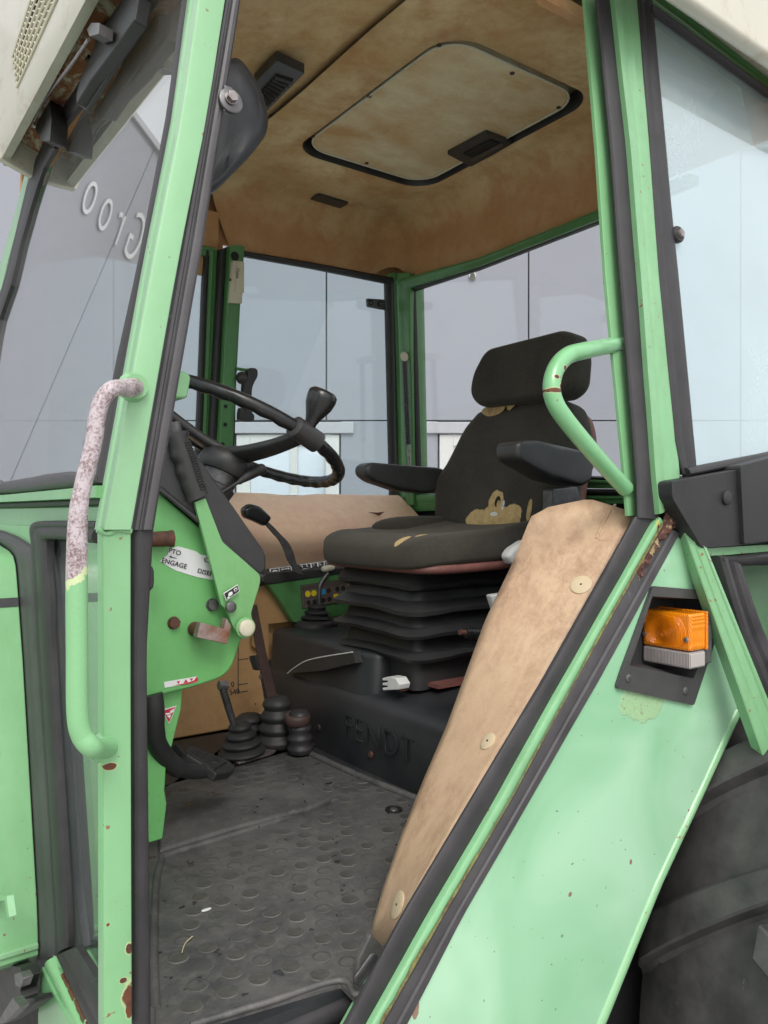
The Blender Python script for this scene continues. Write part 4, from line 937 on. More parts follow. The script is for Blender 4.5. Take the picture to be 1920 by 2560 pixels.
def cush(p):
    x, y = p.x, p.y
    edge = abs(y) / .205
    p.z += .020 * max(0, edge) ** 4 * (1 if p.z > 0 else .3) * (.4 + .6 * min(1, max(0, (x + .2) / .3)))
    if x < -.12: p.z -= .012 * ((-x - .12) / .1) ** 2
    p.z += .028 * max(0, (x + .02) / .2) * (1 if x > -.02 else 0)
    if p.z > 0: p.z -= .010 * max(0, 1 - edge ** 2) * (1 if x > -.15 else .4)
    p += V((0, 0, .003 * noise.noise(V((x * 16, y * 16, 2)))))
    return p
cu = MB().grid(supq(SC, (.225, .215, .040), .42, .30, cush, 56, 22), closed_u=True, cap=True).build('seat_cushion', M['fab_seat'], T, ang=80)
# side bolster hump at the rear
MB().grid(supq(SC + V((.09, .175, .040)), (.16, .042, .032), .8, .8, None, 28, 14), closed_u=True, cap=True).build('seat_bolster', M['fab_head'], cu, ang=80)
# seat pan, faded red-brown shell under the cushion
def pan_fn(p):
    p.z += .030 * max(0, (p.x + .02) / .2) * (1 if p.x > -.02 else 0); return p
MB().grid(supq(SC + V((.006, 0, -.036)), (.220, .212, .012), .3, .28, pan_fn, 48, 10), closed_u=True, cap=True).build('seat_pan', M['pink'], cu, ang=80)
# backrest: outline in its own leaning plane
bo_ = [BPt('6', *p) for p in ((425, 1310), (408, 1200), (415, 1080), (470, 980), (520, 880), (580, 760), (640, 680), (700, 630), (860, 600), (1060, 560), (1180, 580), (1220, 650), (1235, 760), (1225, 880), (1180, 1000), (1160, 1130), (1150, 1260), (1090, 1350), (900, 1400), (600, 1400))]
bo_ = [V((p.x, p.y, p.z)) for p in smooth(bo_, 3, True)]
nb = V((-1, 0, .19)).normalized()
bmb = MB().pillow([p - nb * .055 for p in bo_], nb, .11, .042, crown=-.012)
back = bmb.build('backrest', M['fab_back'], T, ang=80)
# brown shell edge behind the backrest
_c = sum(bo_, V()) / len(bo_)
MB().pillow([_c.lerp(p, .93) - nb * .112 for p in bo_], nb, .03, .012).build('back_shell', M['pink'], back, ang=80)
# tear near the top, beside the headrest
pt = lambda x, y: BPt('6', x, y) + nb * .001
for o_ in ([(725, 655), (770, 625), (860, 615), (862, 640), (830, 675), (770, 692), (735, 680)], [(878, 618), (925, 600), (920, 625), (885, 658), (874, 640)]):
    MB().pillow(smooth([pt(*q) for q in o_], 2, True), nb, .004, .0015).build('foam_patch', M['yellow_foam'] if 'yellow_foam' in M else M.setdefault('yellow_foam', plain('exposed_foam', (.52, .38, .18, 1), .9, c2=(.3, .17, .07, 1), nscale=70, bump=.6)), back, ang=80)
# headrest
hn_ = V((-1, 0, .10)).normalized(); HPn = (V((1.375, .65, 2.1)), hn_)
ho = rounded(L(HPn, '6', [(735, 290), (1190, 172), (1262, 195), (1285, 330), (1270, 500), (1200, 572), (690, 630), (640, 560), (660, 440)]), [.03, .012, .012, .01, .02, .02, .03, .03, .02])
MB().pillow([p - hn_ * .03 for p in ho], hn_, .075, .026, crown=.002).build('headrest', M['fab_head'], T, ang=80)
# armrests
def armrest(yc, c, pts, hw, name='armrest'):
    P = rounded([U(YP(yc - hw), c, *p) for p in pts], [.012] * len(pts))
    mb = MB().pillow([p + V((0, hw, 0)) for p in P], NY, hw * 2, .014)
    return mb.build(name, M['plastic'], T, ang=70)
armrest(.41, '6', [(935, 838), (1050, 825), (1240, 868), (1380, 905), (1400, 960), (1385, 1070), (1330, 1105), (1140, 1065), (1010, 985), (935, 935)], .034)
armrest(.94, '6', [(35, 985), (70, 960), (480, 992), (520, 1010), (500, 1120), (400, 1145), (250, 1130), (90, 1075), (38, 1035)], .03)
brk = rounded(L(YP(.47), '6', [(1140, 1120), (1290, 1105), (1308, 1160), (1308, 1300), (1140, 1300)]), .008)
MB().prism(brk, (0, .03, 0)).build('armrest_bracket', M['grey_metal'], T, bevel=.003)
MB().lathe(U(YP(.47), '6', 1290, 848), (0, -1, 0), [(-.02, .006), (.0, .010), (.012, .012), (.018, .008)], 18).build('recline_knob', M['gloss'], T)

# ================================================================== steering wheel and dash
WC = V((.655, .644, 1.898)); el = 1.133; wn = V((math.cos(el), 0, math.sin(el)))
wa = wn.cross(V((0, 1, 0))).normalized(); wb = wn.cross(wa); WR = .205
rows = []; NS_ = 144
for i in range(NS_):
    t = 2 * math.pi * i / NS_; d = wa * math.cos(t) + wb * math.sin(t); row = []
    for k in range(14):
        a = 2 * math.pi * k / 14; rr = .0125
        under = max(0, -math.sin(a)); rr *= 1 - .16 * under * (0.5 + 0.5 * math.cos(36 * t))
        rr *= 1 - .10 * max(0, -math.cos(a)) * (.5 + .5 * math.cos(36 * t))
        row.append(WC + d * (WR + rr * math.cos(a)) + wn * rr * math.sin(a))
    rows.append(row)
sw = MB().grid(rows, closed_u=True, closed_v=True).build('steering_wheel', M['gloss'], T, ang=80)
def wang(P):
    q = P - WC; return math.atan2(q.dot(wb), q.dot(wa))
WPL = (WC, wn)
hubc = WC - wn * .055
th1 = wang(U(WPL, '5', 840, 560)); th2 = wang(U(WPL, '5', -60, 300)); 
for th in (th1, th2):
    d = wa * math.cos(th) + wb * math.sin(th); sdv = wn.cross(d)
    path = smooth([hubc + d * .02 + wn * .012, hubc + d * .06 + wn * .016, WC + d * .13 - wn * .024, WC + d * (WR - .006) - wn * .002], 6)
    rows = []
    for i, p in enumerate(path):
        t = i / (len(path) - 1); wd = .026 * (1 - t) + .0125 * t; hh = .009
        rows.append([p + sdv * wd * x_ + wn * hh * y_ for x_, y_ in ((-1, .3), (-.8, .8), (0, 1), (.8, .8), (1, .3), (1, -.6), (.8, -1), (-.8, -1), (-1, -.6))])
    MB().grid(rows, closed_u=True, cap=True).build('spoke', M['plastic'], sw, ang=60)
MB().lathe(hubc - wn * .03, wn, [(0, .044), (.012, .05), (.03, .048), (.04, .042), (.046, .030), (.048, .004)], 36).build('hub', M['plastic'], sw, ang=50)
MB().lathe(hubc - wn * .075, wn, [(0, .034), (.02, .038), (.024, .034), (.045, .036)], 30).build('column_collar', M['grey_metal'], sw, ang=40)
MB().tube([hubc - wn * .26, hubc - wn * .07], [.04, .033], 24).build('steering_column', M['plastic'], T)
# spinner knob clamped on the rim
d = wa * math.cos(th1) + wb * math.sin(th1); kp = WC + d * WR; tg = wn.cross(d)
MB().tube([kp - tg * .032, kp - tg * .028, kp + tg * .028, kp + tg * .032], [.014, .0195, .0195, .014], 18).build('knob_clamp', M['plastic'], sw, ang=50)
kt = U((kp, GF), '5', 945, 375); ax = kt - kp
MB().lathe(kp + ax * .15, ax, [(0, .011), (ax.length * .22, .0105), (ax.length * .4, .014), (ax.length * .75, .0235), (ax.length * 1.0, .0262), (ax.length * 1.15, .0255), (ax.length * 1.24, .020), (ax.length * 1.27, .008), (ax.length * 1.275, .001)], 28).build('spinner_knob', M['gloss'], sw, ang=60)
# turn signal stalk
sk = [U(YP(.60), '5', x, y) for x, y in ((365, 905), (460, 845), (560, 780), (610, 765))]
st = MB().tube(smooth(sk, 5), [.0035] * 6 + [.006, .008, .0095, .0105, .011, .0112, .0112, .0112, .0112, .0095], 14).build('signal_stalk', M['plastic'], T, ang=60)
MB().tube([sk[-1], sk[-1] + (sk[-1] - sk[-2]).normalized() * .003], [.0105, .009], 14).build('stalk_tip', M['grey_metal'], st)
# green console side with the engagement label
DY = .50
cs = rounded(L(YP(DY), '8', [(820, -150), (930, -60), (1150, 130), (1545, 448), (1492, 640), (1425, 850), (1362, 1040), (1150, 1110), (870, 1180), (780, 1200)]), [0, 0, .0, .004, .01, .01, .03, .02, 0, 0])
s_ = [U(YP(DY), '8', 1260, 1000)]
console = slab('console_side', cs, NY, .26, M['green_in'], T, bevel=.008, seg=4)
leg = L(YP(DY + .02), '8', [(700, 1100), (1085, 1110), (1080, 1170), (1075, 1240), (1000, 1540), (985, 1590), (980, 1700)]) + L(YP(DY + .02), 'b', [(975, 170), (990, 260), (965, 470), (860, 500), (700, 520)])
slab('console_leg', leg, NY, .02, M['green_in'], T, bevel=.003)
# black dash cover with thick edge
dc = rounded(L(YP(DY - .02), '5', [(-150, 500), (60, 600), (170, 640), (240, 700), (300, 790), (420, 960), (632, 1265), (632, 1360), (600, 1398), (560, 1370), (215, 1055), (0, 880), (-150, 800)]), [0, .01, .02, .01, .01, .02, .012, .006, .006, .004, .01, .01, 0])
dash = slab('dash_cover', dc, NY, .30, M['plastic_grain'], T, bevel=.006, seg=3)
# thin lower lip of the dash cover
lp = [U(YP(DY - .026), '5', *p) for p in ((-150, 800), (0, 888), (215, 1062), (400, 1218), (560, 1376), (602, 1400))]
MB().tube(smooth(lp, 4), .0042, 8).build('dash_edging', M['plastic'], dash, ang=60)
# instrument binnacle seen behind the wheel
bn = rounded(L(YP(.62), '5', [(380, 640), (470, 640), (550, 690), (560, 760), (480, 800), (330, 700)]), .01)
slab('binnacle_hood', bn, NY, .12, M['plastic'], T, bevel=.004)
# engagement label
lab = sticker(YP(DY), 'g', [(212, 222), (285, 198), (420, 235), (455, 262), (503, 268), (545, 300), (560, 455), (430, 430), (270, 382), (150, 312), (160, 295), (208, 262)], M['white_print'], console, 'label_plate')
lx = U(YP(DY), 'g', 300, 355) - U(YP(DY), 'g', 162, 318); ly = V((0, 0, 1))
def lab_t(t, x, y, sz, sh=0): writing('label_lettering', t, U(YP(DY - .0022), 'g', x, y), lx, ly, sz, M['ink'], lab, shear=sh, spacing=1.05)
lab_t('PTO', 213, 243, .0108); lab_t('ENGAGE', 160, 318, .0108); lab_t('CL', 478, 312, .0108); lab_t('DISENG', 430, 395, .0108)
sticker(YP(DY), 'g', [(217, 274), (235, 268), (232, 276), (272, 286), (271, 291), (231, 281), (233, 289)], M['ink'], lab, 'arrow_symbol', .0024)
rl = sticker(YP(DY), '8', [(970, 1078), (1165, 1045), (1168, 1078), (975, 1112)], M['white_print'], console, 'torn_label')
for k, (x, y) in enumerate(((1045, 1090), (1085, 1083), (1122, 1074), (1148, 1068))):
    sticker(YP(DY), '8', [(x, y), (x + 14, y - 22), (x + 26, y - 6), (x + 18, y - 2)] if k % 2 else [(x, y - 16), (x + 18, y - 20), (x + 12, y - 2)], M['red_print'], rl, 'red_mark', .0022)
sticker(YP(DY), '8', [(1030, 1096), (1100, 1084), (1168, 1062), (1168, 1074), (1100, 1092)], M['red_print'], rl, 'red_mark', .002)
tri = sticker(YP(DY + .02), '8', [(955, 1242), (1045, 1218), (1000, 1326)], M['white_print'], bpy.data.objects['console_leg'], 'warning_triangle')
sticker(YP(DY + .02), '8', [(962, 1247), (1038, 1225), (1000, 1316)], M['red_print'], tri, 'red_field', .002)
tx = U(YP(DY), '8', 1030, 1240) - U(YP(DY), '8', 970, 1262)
sticker(YP(DY + .02), '8', [(975, 1262), (1008, 1258), (1004, 1268), (980, 1272)], M['white_print'], tri, 'white_mark', .003)
sticker(YP(DY + .02), '8', [(1003, 1250), (1030, 1232), (1025, 1252), (1010, 1262)], M['white_print'], tri, 'white_mark', .003)
sticker(YP(DY + .02), '8', [(985, 1278), (1010, 1270), (1002, 1292)], M['white_print'], tri, 'white_mark', .003)
# bolts on the console side
for cc_, x, y, r, m_ in (('8', 1255, 620, .0098, 'grey_metal'), ('8', 1028, 728, .0095, 'rust')):
    hexbolt(U(YP(DY), cc_, x, y), NY, r, .009, M[m_], console)
# hand lever: green blade, black ribbed grip
LY = .468
bl0 = rounded(L(YP(LY), 'g', [(425, -60), (545, -40), (605, 150), (912, 415), (905, 480), (855, 660), (855, 760), (852, 830), (800, 905), (745, 885), (700, 800), (655, 680), (595, 600), (560, 430)]), [0, 0, .004, .006, .004, .006, .01, .012, .014, .014, .006, .004, .003, .003])
bl0 = rounded(L(YP(LY), '5', [(205, 960), (270, 935), (370, 1195), (598, 1395), (592, 1450), (540, 1620)]) + L(YP(LY), 'g', [(852, 770), (850, 830), (800, 905), (745, 885), (700, 800), (655, 680), (612, 640), (560, 430)]), [.002, .002, .006, .008, .004, .006, .008, .012, .014, .014, .006, .004, .003, .003])
M['green_lv'] = paint('hand_lever_paint', (.19, .47, .18, 1), (.22, .50, .2, 1), rough=.45, chips=.6, grime=.3, coat=.05)
lever = slab('hand_lever', bl0, NY, .008, M['green_lv'], T, bevel=.0012)
gr = smooth([U(YP(LY + .004), '5', x, y) for x, y in ((95, 545), (110, 620), (140, 700), (165, 780), (190, 860), (222, 935))], 6)
rows = []; rrs = []
mbg = MB()
for i, p in enumerate(gr):
    t = i / (len(gr) - 1); f_ = .0005 * math.sin(t * 34); w0 = .0185 + .001 * math.cos(t * 20)
    w0 *= (1 + .12 * (1 - t) if t < .08 else 1); ax_ = (gr[min(i + 1, len(gr) - 1)] - gr[max(i - 1, 0)]).normalized(); sd_ = ax_.cross(V((0, 1, 0))).normalized()
    row = []
    for k in range(16):
        a = 2 * math.pi * k / 16; ca, sa = math.cos(a), math.sin(a)
        rr = w0 * (abs(ca) ** 1) ; q = sd_ * (w0 * ca) * (1 - (.07 * (1 + math.cos(t * 28)) if ca < 0 else 0)) + V((0, 1, 0)) * .0135 * sa
        row.append(p + q)
    rows.append(row)
grip = mbg.grid(rows, closed_u=True, cap=True).build('lever_grip', M['plastic'], lever, ang=60)
e0, e1 = gr[0], gr[0] + (gr[0] - gr[4]).normalized() * .016
MB().tube([e0, e1], .0095, 12).build('lever_button', M['grey_metal'], lever)
axg = (gr[-1] - gr[0])
for k in range(19):
    t = .2 + .68 * k / 18; p = gr[0] + axg * t; i = min(int(t * (len(gr) - 1)), len(gr) - 2); p = gr[i].lerp(gr[i + 1], t * (len(gr) - 1) - i)
    sd_ = axg.normalized().cross(V((0, 1, 0))).normalized(); sd_ = sd_ if sd_.x > 0 else -sd_
    a = p + sd_ * .006 + V((0, -.0135, 0)); b = p + sd_ * .0185 + V((0, -.004, 0))
    MB().tube([a, (a + b) / 2 + V((0, -.0025, 0)) + sd_ * .002, b], .0018, 6).build('grip_rib', M['plastic'], lever, ang=60)
piv = U(YP(LY - .008), 'g', 795, 812)
disc('pivot_washer', piv + V((0, .0005, 0)), NY, .0175, .003, M['green_lv'], lever); disc('pivot_cap', piv + V((0, -.003, 0)), NY, .0142, .005, M['cream'], lever)
disc('lever_pin', U(YP(LY - .008), 'g', 683, 655), NY, .0095, .004, M['grey_metal'], lever)
pst = sticker(YP(LY - .008), 'g', [(627, 552), (733, 485), (750, 538), (648, 608)], M['white_print'], lever, 'lever_pictogram')
sticker(YP(LY - .008), 'g', [(633, 555), (731, 493), (744, 535), (650, 600)], M['ink'], pst, 'pictogram_field', .002)
for o_ in ([(660, 560), (668, 545), (690, 538), (694, 556), (680, 570), (662, 575)], [(702, 520), (722, 508), (730, 520), (722, 535), (706, 538)], [(650, 588), (664, 575), (674, 580), (660, 594)]):
    sticker(YP(LY - .008), 'g', o_, M['white_print'], pst, 'pictogram_mark', .003)
sticker(YP(LY - .008), 'g', [(709, 522), (718, 516), (723, 524), (716, 531), (709, 530)], M['ink'], pst, 'pictogram_mark', .004)
# rusty spring bracket below the lever
rb_ = L(YP(.455), 'g', [(455, 772), (650, 832), (640, 935), (430, 888)]); slab('rusty_bracket', [rb_[0], U(YP(.455), 'g', 545, 795), U(YP(.455), 'g', 630, 822), U(YP(.455), 'g', 655, 740), U(YP(.455), 'g', 690, 800), U(YP(.455), 'g', 660, 938), rb_[3]], NY, .018, M['rustplate'] if 'rustplate' in M else M.setdefault('rustplate', plain('part_rusted_plate', (.40, .37, .37, 1), .5, .3, c2=(.22, .07, .02, 1), nscale=28, bump=.3)), T, bevel=.0015)
MB().lathe(U(YP(DY), 'g', 410, 822), (0, -1, 0), [(0, .012), (.03, .012), (.034, .010), (.036, .002)], 20).build('spring_pin', M['rust'], T)
# round rusty plunger near the door post
MB().lathe(U(YP(DY), '8', 890, 235) + V((-.05, 0, 0)), (1, -.25, .02), [(0, .011), (.075, .0125), (.08, .014), (.084, .013), (.086, .004)], 20).build('key_switch', M['rust'], T)
MB().pillow(smooth([U(YP(DY - .03), '8', x, y) for x, y in ((860, 390), (895, 395), (905, 440), (898, 520), (860, 530))], 2, True), NY, .02, .006).build('side_handle', M['plastic'], T, ang=60)
# ---------------- pedals
pm = MB().tube(smooth([U(YP(.50), '8', 900, 1150), U(YP(.50), '8', 912, 1250), U(YP(.51), '8', 915, 1380), U(YP(.52), '8', 950, 1480), U(YP(.54), '8', 1040, 1580), U(YP(.56), '8', 1150, 1610), U(YP(.58), '8', 1270, 1590)], 6), [.017] * 14 + [.016] * 12 + [.013] * 11, 14).build('clutch_pedal_arm', M['rubber_dk'], T, ang=60)
PPl = (U(YP(.6), 'm', 650, 1000), V((.45, -.25, .86)).normalized())
pd = rounded(L(PPl, 'm', [(350, 870), (420, 850), (760, 990), (830, 1060), (800, 1100), (640, 1130), (560, 1060), (330, 920)]), .006)
ped = slab('clutch_pedal', pd, PPl[1], .016, M['rubber_dk'], T, bevel=.003)
for k in range(16):
    t = k / 15; a = U(PPl, 'm', 375 + 345 * t, 870 + 140 * t); b = U(PPl, 'm', 345 + 255 * t, 915 + 170 * t)
    MB().tube([a + PPl[1] * .001, b + PPl[1] * .001], .0032, 6).build('pedal_rib', M['rubber_dk'], ped, ang=60)
MB().tube([U(YP(.57), 'm', 200, 1030), U(YP(.6), 'm', 330, 1060), U(YP(.62), 'm', 460, 1080)], .006, 10).build('pedal_link', M['steel'], T)
MB().tube([U(YP(.75), 'm', 230, 860), U(YP(.72), 'm', 330, 980), U(YP(.72), 'm', 440, 1080)], .009, 10).build('pedal_link', M['plastic'], T)
# ---------------- floor levers with rubber gaiters
b1 = U(ZP(FLOOR + .01), 'm', 890, 935)
g1_ = gaiter('gaiter', b1, b1 + V((-.006, .0, .075)), .054, .018, 4, M['rubber_dk'], T)
MB().tube([U(YP(b1.y), 'm', 848, 750), U(YP(b1.y), 'm', 770, 520), U(YP(b1.y), 'm', 690, 250)], [.0075, .0085, .009], 12).build('range_lever', M['grey_metal'], g1_)
MB().tube([U(YP(b1.y), 'm', 660, 250), U(YP(b1.y), 'm', 745, 250)], .0105, 12).build('lever_eye', M['steel'], g1_)
MB().prism(rounded(L(ZP(FLOOR + .005), 'm', [(770, 980), (850, 870), (1250, 880), (1200, 935), (850, 1040)]), .01), (0, 0, .006)).build('gaiter_plate', M['steel'], g1_, bevel=.002)
b2 = U(ZP(FLOOR + .008), 'm', 1235, 840)
g2_ = gaiter('gaiter', b2, b2 + V((.0, .0, .115)), .050, .030, 4, M['rubber_dk'], T)
tpt = U(YP(b2.y), 'm', 1240, 560); tp2 = U(YP(b2.y), 'm', 1100, 0); tp3 = U(YP(b2.y), 'g', 850, 640)
mb = MB(); wv = V((.014, 0, 0)); rows = []
for p, k in ((tpt + V((0, 0, -.04)), 1), (tpt, 1), (tp2, .85), (tp3, .8)): rows.append([p + wv * k, p + V((0, .006, 0)) + wv * k, p + V((0, .006, 0)) - wv * k, p - wv * k])
MB().grid(rows, closed_u=True, cap=True).build('gear_lever', M['rust_brown'] if 'rust_brown' in M else M.setdefault('rust_brown', plain('brown_worn_lever', (.085, .05, .042, 1), .55, c2=(.05, .03, .027, 1), nscale=40)), g2_, bevel=.0012)
MB().lathe(tpt + V((0, 0, -.02)), (0, 0, 1), [(0, .022), (.012, .022), (.016, .018)], 20).build('gaiter_collar', M['rust'], g2_)
b2b = b2 + V((-.03, .085, 0)); gaiter('gaiter', b2b, b2b + V((0, 0, .06)), .045, .03, 3, M['rubber_dk'], g2_)
b3 = U(ZP(FLOOR + .006), 'm', 1465, 910)
g3_ = gaiter('foot_button', b3, b3 + V((-.003, 0, .095)), .031, .026, 4, M['rubber'], T)
cx_ = U(YP(b3.y), 'm', 1435, 590)
MB().lathe(cx_ + V((0, 0, -.008)), (-.05, -.1, 1), [(0, .027), (.004, .030), (.018, .030), (.022, .027), (.022, .020), (.019, .019), (.019, .012), (.022, .011), (.022, .006), (.019, .005), (.019, .001)], 28).build('button_cap', M['rust_brown'], g3_, ang=40)
# thin rod, coil spring and clip beside the gear lever
MB().tube([U(YP(1.0), 'm', 1085, 170), U(YP(1.0), 'm', 1150, 520)], .004, 8).build('control_rod', M['grey_metal'], T)
MB().tube([U(YP(1.0), 'm', 1065, 168), U(YP(1.0), 'm', 1112, 168)], .006, 8).build('rod_clip', M['steel'], T)
sa_, sb_ = U(YP(1.05), 'g', 870, 1030), U(YP(1.05), 'm', 1060, 90)
path = [sa_.lerp(sb_, k / 110) + V((math.cos(k * .7) * .015, math.sin(k * .7) * .015, 0)) for k in range(111)]
MB().tube(path, .0018, 6).build('coil_spring', M['plastic'], T, ang=60)

# ================================================================== rear side trim and rear handle
tr_r = [U(YP(.03), *p) for p in A1]                      # along the seal
TL = [('7', 865, 440), ('7', 600, 362), ('7', 350, 408), ('7', 265, 455), ('7', 235, 530), ('7', 150, 745), ('7', 60, 930), ('D', 1050, 1345), ('d', 690, 300), ('d', 540, 650), ('d', 400, 1000), ('d', 290, 1320), ('d', 228, 1530), ('d', 205, 1640), ('d', 300, 1725)]
ys = [.045, .12, .165, .175, .18, .18, .18, .18, .175, .165, .155, .145, .14, .135, .07]
left = [U(YP(y), *p) for p, y in zip(TL, ys)]
Lc = resample(left[3:14], 40)
Rt = [U(YP(.035), *p) for p in [('7', 872, 455), ('D', 1173, 1469), ('D', 1020, 1725), ('D', 905, 1918)]]
Rc = resample(Rt, 40); Rc[-1] = left[14]
rows = []
topL, topR = left[3], left[0]
for i in range(41):
    row = []
    for k in range(13):
        t = k / 12; p = Lc[i].lerp(Rc[i], t)
        if i == 0: p = p
        bulge = math.sin(math.pi * t) * .004 + (.004 if t > .02 else 0)
        p = p + V((-.6, -.6, .2)).normalized() * (bulge + .003 * noise.noise(p * 9))
        row.append(p)
    row.insert(0, Lc[i] + V((.012, .004, 0))); rows.append(row)
# crown: rise of the top edge between the two corners
tops = resample([left[3], left[2], left[1], left[0]], 12)
for i in range(0, 9):
    w_ = (1 - i / 9) ** 2
    for k in range(1, 14):
        base_line = Lc[0].lerp(Rc[0], (k - 1) / 12); rows[i][k] = rows[i][k] + (tops[k - 1] - base_line) * w_
tm = MB().grid(rows).build('side_trim', M['trim'], T, ang=70)
sm = tm.modifiers.new('solid', 'SOLIDIFY'); sm.thickness = .006; sm.offset = 0
dgr = bpy.context.evaluated_depsgraph_get(); dgr.update()
from mathutils.bvhtree import BVHTree
bv = BVHTree.FromPolygons([v.co.copy() for v in tm.data.vertices], [list(p.vertices) for p in tm.data.polygons])
def on_trim(c, x, y):
    d = ray(c, x, y).normalized(); loc, nrm, _, _ = bv.ray_cast(CAM, d)
    if loc is None: return U(YP(.1), c, x, y), NY
    if nrm.dot(d) > 0: nrm = -nrm
    return loc + nrm * .003, nrm
for (c, x, y), r in ((('7', 555, 866), .0165), (('d', 383, 1440), .0175), (('d', 955, 400), .013)):
    p, n_ = on_trim(c, x, y)
    bt = disc('trim_button', p, n_, r, .0022, M['trim_btn'] if 'trim_btn' in M else M.setdefault('trim_btn', plain('faded_trim_button', (.62, .50, .33, 1), .5, var=.15)), tm, dome=.2)
    disc('button_hole', p + n_ * .0022, n_, .0016, .0006, M['black'], tm)
# pressed edge of the trim near the top
pe = [on_trim('7', x, y)[0] + V((0, -.001, 0)) for x, y in ((640, 590), (680, 500), (720, 430), (750, 385))]
MB().tube(smooth(pe, 5), .0022, 8).build('trim_crease', M['trim'], tm, ang=60)
pe = [on_trim('7', x, y)[0] + V((0, -.0005, 0)) for x, y in ((650, 598), (740, 602), (800, 598))]
MB().tube(pe, .0012, 6).build('trim_crease', M['trim'], tm, ang=60)
# lower black boot between trim, mat and seal
MB().prism([U(YP(.05), 'c', *p) for p in ((1180, 1180), (1250, 1030), (1340, 1120), (1480, 1000), (1300, 1450), (1180, 1500), (1160, 1400))], (0, .01, 0)).build('sill_rubber', M['mat'], T, bevel=.003)
MB().prism([U(YP(.16), 'd', *p) for p in ((205, 1640), (120, 1950), (300, 1950), (420, 1700))], (0, .01, 0)).build('arch_skirt', M['mat'], T)
# wheel-arch box behind the trim so nothing shows through
MB().prism([V(p) for p in ((1.02, .07, 1.68), (.66, .10, 1.19), (1.7, .125, 1.0), (1.75, .125, 1.72))], (0, .07, 0)).build('wheel_arch', M['plastic_blue'], T)

# handle inside the rear post
hp = [U(NS(.035), '6', 1545, 262), U(NS(.03), '6', 1480, 272), U(NS(.0), '6', 1330, 300), U(NS(-.0), '6', 1230, 330), U(NS(0), '6', 1165, 400), U(NS(0), '6', 1137, 490), U(NS(0), '6', 1145, 580), U(NS(0), '6', 1190, 670), U(NS(.005), '6', 1300, 810), U(NS(.015), '6', 1430, 960), U(NS(.03), '6', 1575, 1120)]
hb_ = [(U(NS(0), '6', 1130, 540), (.012, .03, .0035)), (U(NS(0), '6', 1160, 525), (.005, .03, .006)), (U(NS(0), '6', 1180, 408), (.004, .03, .003)), (U(NS(0), '6', 1130, 460), (.004, .03, .003))]
M['green_h'] = paint('chipped_handle_paint', (.19, .47, .22, 1), (.22, .50, .25, 1), chips=.8, grime=.2, blobs=hb_, prim_w=.4, coat=.4)
MB().tube(smooth(hp, 7), .0125, 18).build('grab_handle', M['green_h'], T, ang=60)

# ================================================================== far side and rear windows
nFS = -FS()[1]; nRW = -RW()[1]
def fstrip(name, A, B, prof, H, m, off=0, **kw): return strip(name, FS(off), A, B, nFS, prof, H, m, T, **kw)
# rear side window on the far side
MB().prism([U(FS(-.004), *p) for p in (('D', 500, 535), ('D', 850, 600), ('D', 860, 1085), ('D', 485, 1085))], -nFS * .004).build('side_window', M['glass_far'], T, smooth=False)
fstrip('window_seal', [('D', 500, 538), ('D', 670, 566), ('D', 850, 600)], [('D', 500, 550), ('D', 670, 580), ('D', 850, 616)], BULB, .01, M['rubber_dk'])
fstrip('window_seal', [('D', 832, 605), ('D', 843, 1078)], [('D', 848, 605), ('D', 858, 1078)], BULB, .012, M['rubber_dk'], sub=20)
fstrip('window_seal', [('D', 490, 1068), ('D', 925, 1074)], [('D', 490, 1076), ('D', 925, 1082)], BULB, .012, M['rubber_dk'], sub=20)
fstrip('window_seal', [('D', 512, 545), ('D', 502, 950), ('D', 497, 1070)], [('D', 516, 545), ('D', 506, 950), ('D', 501, 1070)], BULB, .008, M['rubber_dk'])
# rear corner post
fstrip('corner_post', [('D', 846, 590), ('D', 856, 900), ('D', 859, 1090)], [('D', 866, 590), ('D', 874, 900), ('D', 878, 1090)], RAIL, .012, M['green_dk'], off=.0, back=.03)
cpo = MB().strip([U(RW(.01), 'D', 862, 590), U(RW(.01), 'D', 884, 1090)], [U(RW(.01), 'D', 888, 590), U(RW(.01), 'D', 899, 1090)], nRW, RAIL, .014, .05, .1, 16).build('corner_post', M['green_dk'], T, ang=28)
ST = MB().tube([U(RW(.05), 'D', 874, 770), U(RW(.05), 'D', 882, 960)], .0085, 12); ST.build('gas_strut', M['gloss'], T)
MB().tube([U(RW(.05), 'D', 882, 955), U(RW(.05), 'D', 887, 1062)], .005, 10).build('strut_rod', M['steel'], bpy.data.objects['gas_strut'])
MB().tube([U(RW(.02), 'D', 873, 768), U(RW(.06), 'D', 874, 772)], .012, 12).build('strut_mount', M['cream'], bpy.data.objects['gas_strut'])
# far door post and the door beyond it
s_ = '4'
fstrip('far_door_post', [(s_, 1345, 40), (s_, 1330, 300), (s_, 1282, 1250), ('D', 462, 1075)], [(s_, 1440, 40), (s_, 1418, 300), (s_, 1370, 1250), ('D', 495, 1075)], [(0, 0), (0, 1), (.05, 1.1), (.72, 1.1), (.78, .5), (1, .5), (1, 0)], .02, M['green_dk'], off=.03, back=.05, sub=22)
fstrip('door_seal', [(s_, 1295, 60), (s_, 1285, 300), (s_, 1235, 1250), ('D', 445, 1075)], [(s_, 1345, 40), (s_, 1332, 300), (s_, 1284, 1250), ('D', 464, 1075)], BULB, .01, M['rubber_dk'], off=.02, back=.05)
fstrip('far_door_frame', [(s_, 1235, 60), (s_, 1222, 300), (s_, 1190, 1250), ('D', 430, 1075)], [(s_, 1300, 60), (s_, 1288, 300), (s_, 1240, 1250), ('D', 447, 1075)], RAIL, .012, M['green_dk'], off=.0, back=.04)
